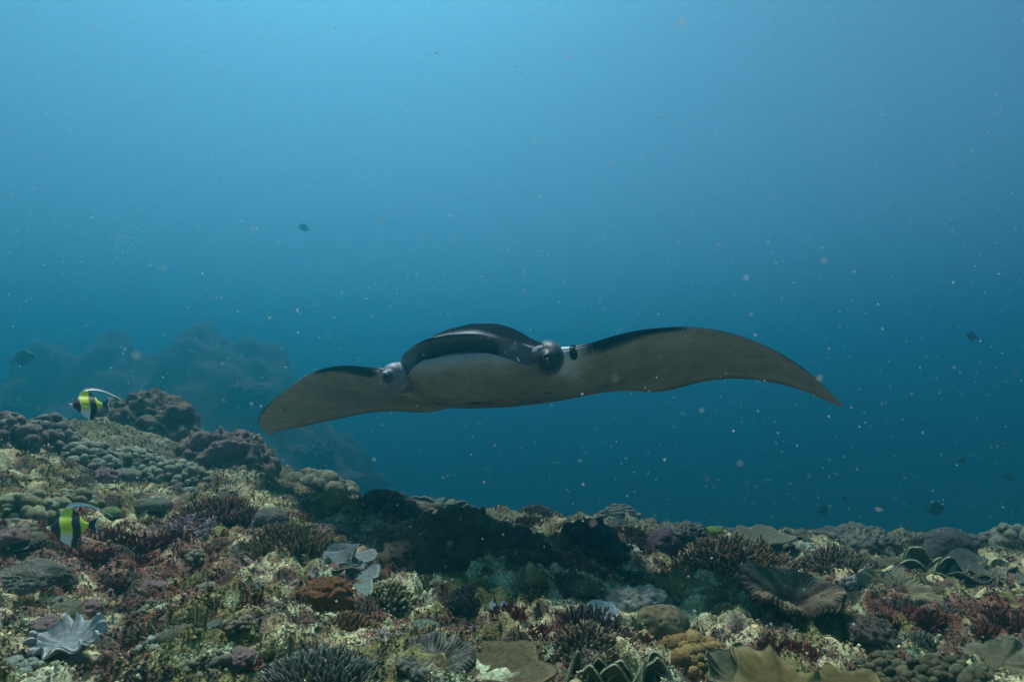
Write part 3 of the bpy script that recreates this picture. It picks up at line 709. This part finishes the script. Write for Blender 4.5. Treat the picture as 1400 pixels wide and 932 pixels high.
def put(kind, label, px, py, wpx, seed, c0, c1, **kw):
    p = floor_at(px, py); PLACED.append((p[0], p[1], unit(wpx, p) * .5))
    if kind in ('leather', 'ridged', 'dish'): BARE.append((p[0], p[1], unit(wpx, p) * .34))
    return colony(kind, label, p, unit(wpx, p), seed, c0, c1, **kw)
# ------------------------------------------------------------------ colonies the photograph shows one by one
OLV, OLR = (.16, .14, .055), (.30, .29, .15)          # olive brown, its paler rim
BRN, BRT = (.10, .075, .04), (.26, .21, .13)          # brown, pale tips
GRY, GRR = (.17, .20, .19), (.36, .42, .40)           # blue grey
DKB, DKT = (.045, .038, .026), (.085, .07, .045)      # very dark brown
MAR, MAT = (.075, .017, .02), (.17, .042, .042)      # maroon
put('leather', 'pale blue grey frilled leather coral standing on turf covered rock', 92, 914, 84, 3, (.25, .29, .28), (.56, .62, .59), tilt=(14, 0), yaw=20, cup=.15, n=10, amp=.075, lob=.18, th=.06, fold=.15, sink=-.30)
put('leather', 'broad yellow olive leather coral with folded rim and a shadowed pocket', 1072, 974, 140, 11, (.11, .08, .02), (.22, .185, .075), tilt=(14, 6), yaw=70, cup=.08, n=7, amp=.06, lob=.4, sink=-.08)
put('leather', 'smaller yellow olive leather coral tucked against the broad folded one', 1160, 955, 85, 17, (.105, .08, .02), (.21, .175, .07), tilt=(6, -8), yaw=10, cup=.06, n=5, amp=.04, lob=.3, sink=-.08)
put('leather', 'smooth beige green leather coral leaning over dark brown turf', 1368, 918, 76, 23, (.12, .11, .06), (.21, .215, .135), tilt=(16, -18), yaw=200, cup=.08, n=4, amp=.06, sink=-.08)
put('dish', 'flat brown disc coral between ridged leather coral and upright blades', 672, 938, 135, 29, (.10, .08, .04), (.18, .15, .08), tilt=(10, 0), cup=.08, lob=.45)
put('blades', 'row of upright olive blades with pale rims along the reef foot', 835, 948, 185, 31, (.12, .115, .055), (.34, .36, .22), yaw=0, face=0, blades=17, h=.36, asp=.4, w=.24)
put('knobs', 'golden brown cauliflower soft coral behind the upright blades', 945, 908, 130, 37, (.16, .10, .03), (.26, .18, .06), N=110, H=.26, size=.075)
put('bush', 'dense brown bushy coral with pale knobby tips by the upright blades', 800, 893, 135, 41, (.07, .05, .03), (.22, .17, .10), N=420, H=.22, L=.09, r=.017, spread=.5)
put('ridged', 'large brown ridged leather coral folded open like a fan', 1078, 836, 118, 43, (.018, .014, .010), (.23, .185, .115), tilt=(12, 4), yaw=160, n=64, cup=.20, amp=.075, lob=.3, nt=320, sink=-.02)
put('ridged', 'thick rolled lip of ridged leather coral below the open fan', 1100, 854, 80, 47, (.07, .06, .035), (.25, .22, .13), tilt=(2, 6), yaw=40, n=50, cup=-.08, amp=.05, lob=.2)
put('ridged', 'olive ridged plate coral at the foot of the lobed blade cluster', 1232, 812, 105, 53, (.08, .08, .045), (.27, .26, .14), tilt=(10, 8), yaw=230, n=44, cup=.05, amp=.05)
put('blades', 'cluster of rounded olive coral lobes piled along the reef edge', 1225, 782, 175, 59, (.13, .125, .065), (.26, .27, .16), yaw=0, face=8, blades=16, h=.24, asp=.45, w=.30)
put('blades', 'second heap of olive lobes spilling toward the dark hollow', 1290, 792, 120, 61, (.15, .13, .05), (.27, .27, .13), yaw=0, face=-15, blades=9, h=.24, asp=.5, w=.36)
put('whorl', 'grey folded plate coral with pale rim above the dark hollow', 1345, 800, 95, 67, (.10, .105, .085), (.20, .225, .19), tilt=(4, -6), plates=6, wav=.07)
put('fingers', 'wide brown finger coral thicket behind the ridged fan', 1000, 782, 190, 71, (.06, .045, .03), (.23, .17, .10), N=420, H=.17, L=.11, r=.012, spread=.7, fork=True)
put('fingers', 'brown finger coral thicket between ridged fan and lobed cluster', 1145, 785, 130, 73, (.06, .05, .035), (.22, .18, .12), N=320, H=.2, L=.11, r=.013, spread=.7, fork=True)
put('knobs', 'pale tipped knobbly coral beside the olive ridged plate', 1172, 808, 70, 79, (.12, .10, .08), (.34, .32, .28), N=80, H=.22, size=.06)
put('dish', 'wide grey olive dish coral on the reef edge', 1043, 747, 78, 83, (.09, .095, .065), (.16, .17, .125), tilt=(6, 0), cup=.10)
put('mound', 'small bright yellow green dome coral on dark coral', 976, 738, 27, 89, (.10, .17, .02), (.16, .23, .04), H=.42, disp=.02, sink=-.25)
put('mound', 'dark purple rounded coral head at the edge of the shade', 912, 752, 55, 97, (.045, .03, .045), (.09, .06, .08), H=.5, disp=.05)
put('mound', 'low yellow brown encrusting coral below the finger thicket', 935, 812, 105, 101, (.17, .125, .035), (.25, .20, .06), H=.2, disp=.04)
put('mound', 'pale grey crusted coral boulder beside the yellow brown crust', 868, 826, 90, 103, (.18, .20, .17), (.34, .38, .31), H=.26, disp=.06, sc=6)
put('mound', 'mottled tan boulder coral under the pale crust', 905, 862, 75, 107, (.11, .10, .055), (.21, .19, .10), H=.45, disp=.04)
put('dish', 'small white plate coral jutting from dark fingers', 822, 852, 50, 109, (.40, .46, .44), (.52, .60, .58), tilt=(14, 0), cup=.04, sink=-.15)
put('dish', 'tiny bluish white plate coral in the shade edge', 680, 834, 24, 113, (.40, .50, .54), (.50, .60, .64), tilt=(28, 0), cup=.03, sink=-.1)
put('fingers', 'dark maroon brown finger coral around the small white plate', 800, 862, 130, 127, (.04, .028, .024), (.13, .09, .075), N=300, H=.16, L=.11, r=.014, spread=.6)
put('staghorn', 'lilac branching staghorn coral in a rock hollow', 527, 893, 92, 131, (.16, .12, .14), (.56, .47, .55), n0=34, L=.15, r=.0115)
put('ridged', 'dark grey ridged leather coral with tall thin folds', 597, 918, 100, 137, (.035, .035, .03), (.22, .22, .17), tilt=(10, 0), yaw=100, n=40, cup=.16, amp=.10, lob=.25)
put('fingers', 'blue grey finger leather coral at the foot of the reef', 440, 945, 190, 139, (.06, .058, .045), (.20, .205, .165), N=800, H=.2, L=.10, r=.0105, spread=.6)
put('sponge', 'smooth rust brown sponge beside grey plate coral', 446, 833, 85, 149, (.12, .05, .015), (.20, .09, .025), H=.5, disp=.09, sc=4)
put('bush', 'cream tipped finger coral dome below the grey plates', 530, 822, 78, 151, (.10, .08, .035), (.42, .40, .22), N=170, H=.3, L=.10, r=.026, taper=.85, spread=.3)
put('bush', 'orange brown bushy coral under the cream tipped dome', 475, 862, 95, 157, (.13, .075, .03), (.28, .19, .10), N=260, H=.2, L=.08, r=.018)
put('whorl', 'grey teal plate coral of overlapping round plates', 472, 783, 95, 163, (.18, .21, .20), (.34, .40, .37), tilt=(14, 0), plates=7)
put('dish', 'pale teal plate coral below the overlapping grey plates', 482, 812, 60, 167, (.20, .27, .23), (.32, .42, .36), tilt=(22, 0), cup=.06)
put('knobs', 'mustard lobed soft coral on the shaded reef crest', 448, 702, 90, 173, (.17, .15, .03), (.26, .23, .055), N=44, H=.22, size=.12, T=ICO2)
put('knobs', 'dark olive lobed soft coral behind the mustard one', 432, 672, 110, 179, (.09, .085, .05), (.14, .135, .08), N=70, H=.2, size=.10, T=ICO2)
put('knobs', 'brown lobed coral heap beside the mustard soft coral', 520, 702, 110, 181, (.06, .045, .035), (.11, .085, .06), N=110, H=.24, size=.075)
put('whorl', 'pale rimmed tiered plate coral standing on the reef crest', 607, 702, 95, 191, (.11, .13, .11), (.34, .41, .33), plates=9, wav=.04, rs=.45)
put('knobs', 'olive green lobed coral in front of the tiered plates', 630, 718, 110, 193, (.08, .085, .045), (.15, .16, .08), N=90, H=.18, size=.08)
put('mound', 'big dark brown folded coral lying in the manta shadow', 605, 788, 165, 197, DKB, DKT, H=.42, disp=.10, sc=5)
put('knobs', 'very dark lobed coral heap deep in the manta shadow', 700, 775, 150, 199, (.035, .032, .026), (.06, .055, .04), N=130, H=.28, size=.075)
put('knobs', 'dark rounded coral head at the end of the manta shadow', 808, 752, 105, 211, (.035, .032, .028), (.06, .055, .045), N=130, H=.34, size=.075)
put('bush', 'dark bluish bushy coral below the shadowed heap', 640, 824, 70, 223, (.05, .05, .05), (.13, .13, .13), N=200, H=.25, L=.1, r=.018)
put('table', 'red brown table coral overhanging a dark gap', 302, 700, 118, 227, (.10, .04, .03), (.30, .20, .13), N=420, H=.14, L=.08, r=.013, spread=.5)
put('table', 'flat brown table coral next to the red brown one', 388, 738, 140, 229, (.11, .075, .035), (.22, .165, .09), N=460, H=.13, L=.06, r=.012, spread=.4)
put('staghorn', 'small lilac bushy coral under the red brown table', 258, 728, 70, 233, (.13, .09, .11), (.36, .29, .34), n0=18, L=.16, r=.02)
put('mound', 'round grey brown coral head on the brown table', 372, 722, 50, 239, (.09, .085, .07), (.15, .14, .11), H=.4, disp=.03, sink=-.12)
put('brain', 'grey brain coral with fine winding ridges', 42, 800, 100, 241, (.10, .10, .08), (.19, .19, .155), H=.28, gs=48, tilt=(10, 0))
put('mound', 'smooth grey teal dome coral among knobbly corals', 170, 655, 46, 251, (.13, .15, .11), (.18, .20, .15), H=.34, disp=.03)
put('dish', 'small pale rimmed bench shaped plate coral', 293, 645, 52, 257, (.14, .17, .10), (.36, .42, .22), tilt=(18, -4), cup=.05)
for k, (px, py, w, lab) in enumerate(((118, 632, 110, 'next to the brown grey soft mounds'), (180, 640, 105, 'just above the smooth grey teal dome'), (238, 655, 95, 'beside the small bench shaped plate'))):
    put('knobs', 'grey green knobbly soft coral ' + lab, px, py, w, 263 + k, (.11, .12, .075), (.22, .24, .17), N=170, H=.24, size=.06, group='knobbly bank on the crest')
for k, (px, py, w, lab) in enumerate(((18, 612, 90, 'largest brown grey soft coral mound on the high reef crest'), (62, 604, 80, 'brown grey soft coral mound below the upper striped fish'), (10, 590, 60, 'smallest brown grey soft coral mound, highest on the crest'))):
    put('knobs', lab, px, py, w, 271 + k, (.10, .08, .06), (.18, .15, .12), N=80, H=.36, size=.10, group='soft mounds on the high crest', T=ICO2)
for k, (px, py, w, lab) in enumerate(((35, 700, 100, 'larger mossy tan lobed soft coral uphill of the brain coral'), (95, 690, 70, 'smaller mossy tan lobed soft coral behind the lower striped fish'))):
    put('knobs', lab, px, py, w, 277 + k, (.15, .15, .08), (.24, .25, .14), N=50, H=.2, size=.10, group='mossy lobed corals')
put('mound', 'small bright green coral knob behind the striped fish', 152, 708, 30, 283, (.13, .22, .06), (.22, .34, .11), H=.45, disp=.04)
put('brain', 'blue green rounded coral head uphill of the red table', 205, 694, 60, 293, (.10, .115, .08), (.17, .19, .14), H=.24, gs=44)
put('tuft', 'bright yellow green algae clump beside the dark ridged coral', 566, 926, 34, 307, (.16, .20, .02), (.34, .42, .06), cat='algae', N=260)
put('brain', 'smaller green grey flat coral patch on pale rubble', 575, 858, 52, 311, (.11, .15, .10), (.19, .26, .18), H=.2, gs=26, group='green grey flat corals')
put('brain', 'larger green grey flat coral patch on pale rubble', 612, 866, 56, 313, (.11, .15, .10), (.19, .26, .18), H=.22, gs=26, group='green grey flat corals')
put('mound', 'blue grey lumpy coral head on the reef edge', 1188, 748, 75, 317, (.08, .085, .065), (.15, .16, .12), H=.28, disp=.08, sc=8)
put('mound', 'dark round coral head at the end of the lobed heap', 1300, 758, 70, 331, (.04, .045, .04), (.075, .08, .07), H=.5, disp=.04)
put('knobs', 'olive brown coral mound rising at the far reef end', 1385, 752, 90, 337, (.09, .085, .06), (.16, .16, .11), N=90, H=.3, size=.08)
put('mound', 'dark grey woolly coral mound on maroon turf', 1190, 868, 72, 347, (.06, .05, .04), (.12, .105, .08), H=.3, disp=.07, sc=9)
put('bush', 'grey green bushy coral below the woolly mound', 1265, 895, 90, 349, (.06, .065, .045), (.17, .18, .12), N=240, H=.25, L=.09, r=.02)
for k, (px, py, w, lab) in enumerate(((1215, 925, 90, 'beside the smaller yellow leather coral'), (1290, 930, 100, 'between two cauliflower corals like it'), (1345, 945, 90, 'under the beige green leather coral'))):
    put('knobs', 'dark olive cauliflower coral ' + lab, px, py, w, 353 + k, (.055, .05, .025), (.12, .11, .055), N=120, H=.28, size=.065, group='dark cauliflower corals')
put('leather', 'small olive mushroom coral hidden at the reef foot', 1005, 935, 80, 359, (.13, .125, .06), (.25, .26, .15), tilt=(24, 0), n=4, amp=.08)
MG = 'maroon algae bushes'
for k, (px, py, w) in enumerate(((1068, 888, 62), (1098, 894, 54), (1036, 900, 40), (1046, 874, 34), (872, 872, 44), (812, 876, 46), (846, 886, 50), (1234, 850, 70), (1265, 846, 56),
        (1370, 850, 80), (1330, 862, 60), (150, 738, 70), (190, 748, 80), (236, 742, 66), (215, 768, 60), (300, 790, 46), (130, 762, 50), (176, 722, 50), (1150, 838, 40), (700, 842, 60), (660, 812, 50), (745, 868, 60), (770, 848, 54))):
    put('tuft', 'maroon red bushy algae clump rooted on the pale turf rock', px, py, w, 400 + k % 6, MAR, MAT, cat='algae', group=MG, name='red_algae', key=('tuft', k % 6), N=420, yaw=k * 53)

# hazy coral heads standing behind the crest
p = at(196, 590, 6.6); colony('mound', 'big shaded brown coral head standing behind the reef crest', (p[0], p[1], p[2] - .35), 1.15, 501, (.07, .06, .035), (.13, .11, .06), H=.62, disp=.08, sc=6, sink=.0)
p = at(305, 628, 6.2); colony('mound', 'low reddish coral head sloping down behind the table corals', (p[0], p[1], p[2] - .28), 1.0, 503, (.10, .07, .055), (.18, .14, .11), H=.5, disp=.09, sc=7, sink=.0)
p = at(120, 600, 6.0); colony('knobs', 'hazy grey coral heap beyond the knobbly bank', (p[0], p[1], p[2] - .25), .75, 505, (.10, .09, .07), (.16, .15, .12), N=80, H=.4, size=.10, sink=0)
FG = 'hazy coral heads on the far hill'
frng = rng_(77)
for k in range(34):
    x = frng.uniform(-26, -4.5); y = frng.uniform(18, 31)
    colony(('mound', 'knobs')[k % 2], 'faint coral head on the hazy hill across the gap', (x, y, float(mid_h(x, y))), frng.uniform(.8, 1.9), 520 + k % 6, (.035, .035, .026), (.08, .078, .055), group=FG, sink=.22, name='far_coral', key=('far', k % 6), yaw=k * 71)


# larger dusky colonies crowding the far edge of the reef
EDGE = [
 ('knobs', 'dusky olive knobbly coral head on the hazy reef edge', 'knobbly_coral', (.055, .055, .035), (.12, .12, .08), dict(N=120, H=.34, size=.075)),
 ('bush', 'dusky brown bushy coral on the hazy reef edge', 'bushy_coral', (.045, .035, .025), (.13, .10, .065), dict(N=260, H=.26, L=.10, r=.016, fork=True)),
 ('mound', 'dusky grey green boulder coral on the hazy reef edge', 'mound_coral', (.05, .06, .05), (.11, .13, .105), dict(H=.36, disp=.08, sc=6)),
 ('whorl', 'dusky plate coral tiers on the hazy reef edge', 'plate_coral', (.07, .075, .055), (.17, .19, .14), dict(plates=5, rs=.4)),
]
erng = rng_(15); n_edge = 0
while n_edge < 70:
    y = erng.uniform(5.0, 8.3); x = erng.uniform(-.62, .85) * y
    if x < -2.4 and y < 6.2: continue
    if any((x - a_) ** 2 + (y - b_) ** 2 < (r_ * .7) ** 2 for a_, b_, r_ in PLACED): continue
    kq = erng.randint(4); kind, lab, nm, a, b, kw = EDGE[kq]; w = erng.uniform(.22, .55); PLACED.append((x, y, w * .5))
    colony(kind, lab, (x, y, float(mid_h(x, y))), w, 900 + kq * 10 + n_edge % 2, a, b, group=lab, name=nm, key=('edge', kq, n_edge % 2), yaw=erng.uniform(0, 360), z_scale=erng.uniform(.6, 1.1), sink=.06, **dict(kw))
    n_edge += 1

# small colonies between the large ones
KINDS = [
 ('bush', 'small brown bushy coral dome with pale tips on the turf', 'bushy_coral', (.085, .065, .035), (.26, .21, .12), dict(N=110, H=.24, L=.1, r=.026)),
 ('knobs', 'small tan knobbly coral crusting the turf rock', 'knobbly_coral', (.13, .115, .07), (.26, .24, .16), dict(N=40, H=.22, size=.10)),
 ('mound', 'small olive boulder coral set in the turf', 'mound_coral', (.10, .10, .055), (.20, .20, .12), dict(H=.32, disp=.05, sc=6, nr=22, nt=48)),
 ('mound', 'small pink crusted rock knob on the reef', 'rock_knob', (.18, .12, .11), (.31, .23, .21), dict(H=.34, disp=.10, sc=5, nr=22, nt=48)),
 ('tuft', 'small brown green algae clump on the turf', 'algae_clump', (.07, .075, .03), (.20, .21, .09), dict(N=160, H=.3, w=.03)),
 ('dish', 'small grey green plate coral lying on the turf', 'plate_coral', (.15, .18, .13), (.27, .32, .25), dict(cup=.08)),
 ('tuft', 'small dull red algae clump on the turf', 'red_algae', (.09, .03, .03), (.19, .07, .06), dict(N=160, H=.28, w=.03)),
 ('knobs', 'small mint grey encrusting coral lump', 'encrusting_coral', (.20, .24, .18), (.34, .40, .31), dict(N=36, H=.16, size=.11)),
]
srng = rng_(5); n_small = 0
while n_small < 235:
    px = srng.uniform(-60, 1460); py = srng.uniform(600, 925) if srng.rand() < .8 else srng.uniform(640, 800)
    cr = np.interp(px, [0, 200, 360, 600, 900, 1200, 1400], [595, 630, 665, 700, 725, 755, 745])
    if py < cr + 4: continue
    p = floor_at(px, py)
    if p[1] > 8.6: continue
    if any((p[0] - a_) ** 2 + (p[1] - b_) ** 2 < (r_ * 1.05 + .05) ** 2 for a_, b_, r_ in PLACED): continue
    kq = srng.choice(8, p=[.2, .12, .12, .07, .18, .08, .15, .08]); kind, lab, nm, a, b, kw = KINDS[kq]; var = n_small % 3
    w = srng.uniform(.06, .16) * (1 + .12 * (p[1] - 2.5))
    colony(kind, lab, p, w, 700 + kq * 10 + var, a, b, cat='algae' if kind == 'tuft' else ('rock' if nm == 'rock_knob' else 'coral'), group=lab, name=nm, key=('small', kq, var), yaw=srng.uniform(0, 360), sink=.14 if kind == 'dish' else .03, tilt=(srng.uniform(0, 14), srng.uniform(-10, 10)), z_scale=srng.uniform(.7, 1.2), **dict(kw))
    n_small += 1

# ------------------------------------------------------------------ turf and rubble crumbs covering the rock
def crumbs(name, label, N, seed, T, smin, smax, squash, mat, sat=1.0, bright=1.0, lift=.3):
    rng = rng_(seed)
    iy = rng.uniform(1 / 8.5, 1 / 1.75, N); y = 1 / iy; x = rng.uniform(-1.0, 1.0, N) * (y * .86)
    keep = n2(x, y, 4.0, 2, 70 + seed) + .3 * rng.normal(size=N) > -.25
    for a_, b_, r_ in BARE: keep &= (x - a_) ** 2 + (y - b_) ** 2 > r_ ** 2
    x, y = x[keep], y[keep]; N = len(x)
    z = full_h(x, y)
    xo = x + 0.022 * n2(x, y, 11.0, 2, 21.0); yo = y + 0.022 * n2(x, y, 11.0, 2, 31.0)
    s = rng.uniform(smin, smax, N) * (0.75 + .12 * y) * np.exp(rng.normal(size=N) * .25)
    c = reef_colour(x + rng.normal(size=N) * .02, y + rng.normal(size=N) * .02) * rng.uniform(.55, 1.5, (N, 1)) * bright
    sq = rng.uniform(.5, 1.2, (N, 3)) * np.array(squash)
    V, F, C = scatter(T, stk([xo, yo, z + s * lift], -1), s, c, rng, True, sq, .12)
    o = build(name, (V, F, C), mat, None, False); tag(o, label, None, None, 'stuff'); return o
LEAF = (np.array([(-.5, 0, 0), (0, .35, .12), (.5, 0, .05), (0, -.35, .10), (.95, .1, -.15)]), np.array([(0, 1, 3), (1, 2, 3), (1, 4, 2), (2, 4, 3)]))
crumbs('turf_algae', 'short tangled turf algae covering the reef rock', 170000, 81, LEAF, .0045, .0115, (1, 1, 1), M_TURF, lift=.55)
OCT = (np.array([(1, 0, 0), (-1, 0, 0), (0, 1, 0), (0, -1, 0), (0, 0, 1), (0, 0, -1.0)]), np.array([(0, 2, 4), (2, 1, 4), (1, 3, 4), (3, 0, 4), (2, 0, 5), (1, 2, 5), (3, 1, 5), (0, 3, 5)]))
crumbs('coral_rubble', 'crumbly coral rubble and shell grit on the reef rock', 46000, 82, OCT, .003, .008, (1.2, 1, .9), M_TURF, lift=.5)

def far_crumbs():
    rng = rng_(83); N = 42000; y = rng.uniform(4.2, 8.6, N); x = rng.uniform(-.9, .9, N) * y
    z = full_h(x, y); s = rng.uniform(.010, .026, N); c = reef_colour(x, y) * rng.uniform(.4, 1.6, (N, 1))
    V, F, C = scatter(LEAF, np.stack([x + 0.022 * n2(x, y, 11.0, 2, 21.0), y + 0.022 * n2(x, y, 11.0, 2, 31.0), z + s * .5], -1), s, c, rng, True, rng.uniform(.5, 1.2, (N, 3)), .12)
    tag(build('turf_algae', (V, F, C), M_TURF, None, False), 'coarse turf and weed along the hazy reef edge', None, None, 'stuff')
far_crumbs()

# ------------------------------------------------------------------ specks drifting in the water
def snow():
    rng = rng_(91); N = 5200
    y = .9 + 6.5 * rng.uniform(0, 1, N) ** 1.2; x = rng.uniform(-.95, .95, N) * y; z = CAM_Z + rng.uniform(-.32, .80, N) * y
    ok = z > mid_h(x, y) + .06; x, y, z = x[ok], y[ok], z[ok]; N = len(x)
    y[:110] = rng.uniform(.3, .85, 110); x[:110] = rng.uniform(-.8, .8, 110) * y[:110]; z[:110] = CAM_Z + rng.uniform(-.25, .7, 110) * y[:110]
    s = .00085 * np.exp(rng.normal(size=N) * .38) * (0.5 + .5 * y)
    c = lerp(np.tile(np.array([.82, .84, .82]), (N, 1)), np.array([.70, .60, .42]), rng.uniform(0, 1, N) ** 4)
    sq = rng.uniform(.6, 1.6, (N, 3))
    return scatter(OCT, stk([x, y, z], -1), s, c, rng, True, sq, .2)
tag(build('marine_snow', snow(), M_SNOW, None, False), 'pale specks of plankton and silt drifting in the water', None, None, 'stuff')
p = at(300, 244, 2.2)
tag(build('drifting_leaf', (LEAF[0] * .011 + p, LEAF[1], np.array([.45, .26, .03])), M_TURF, None, False), 'tiny orange flake drifting high in the blue water', 'flake')

def bubbles():
    rng = rng_(92); parts = []
    for (px, py, sx, sy, n) in ((172, 335, 12, 26, 46), (180, 250, 10, 30, 24), (150, 100, 14, 50, 22), (315, 378, 10, 5, 8), (418, 70, 12, 8, 10)):
        for _ in range(n):
            parts.append(at(px + rng.normal() * sx, py + rng.normal() * sy, rng.uniform(6.6, 7.4)))
    P = np.array(parts); N = len(P)
    return scatter(ICO1, P, rng.uniform(.0025, .006, N), np.array([.85, .88, .88]), rng, True, rng.uniform(.8, 1.2, (N, 3)) * np.array([1.2, 1.2, .7]))
tag(build('air_bubbles', bubbles(), M_SNOW, None, True), 'faint plume of tiny air bubbles rising in the open water', None, None, 'stuff')


# ------------------------------------------------------------------ the water between everything
def box(name, lo, hi):
    V = [(x, y, z) for x in (lo[0], hi[0]) for y in (lo[1], hi[1]) for z in (lo[2], hi[2])]
    F = [(0, 1, 3, 2), (4, 6, 7, 5), (0, 4, 5, 1), (2, 3, 7, 6), (0, 2, 6, 4), (1, 5, 7, 3)]
    return make_mesh(name, np.array(V), np.array(F), None, False)
hm = bpy.data.materials.new('sea_water'); hm.use_nodes = True; hm.node_tree.nodes.clear()
pv = hm.node_tree.nodes.new('ShaderNodeVolumePrincipled'); ho = hm.node_tree.nodes.new('ShaderNodeOutputMaterial')
pv.inputs['Color'].default_value = (*WATER_SCATTER, 1); pv.inputs['Absorption Color'].default_value = (*WATER_ABSORB, 1)
pv.inputs['Density'].default_value = WATER_DENSITY; pv.inputs['Anisotropy'].default_value = WATER_G
hm.node_tree.links.new(pv.outputs[0], ho.inputs['Volume'])
zmin = float(gv[:, 2].min())
haze = link('haze', box('haze', (-185, -20, zmin - 1.0), (185, 290, WATER_TOP)), hm)
tag(haze, 'clear blue sea water fading everything in the distance', None, None, 'stuff')
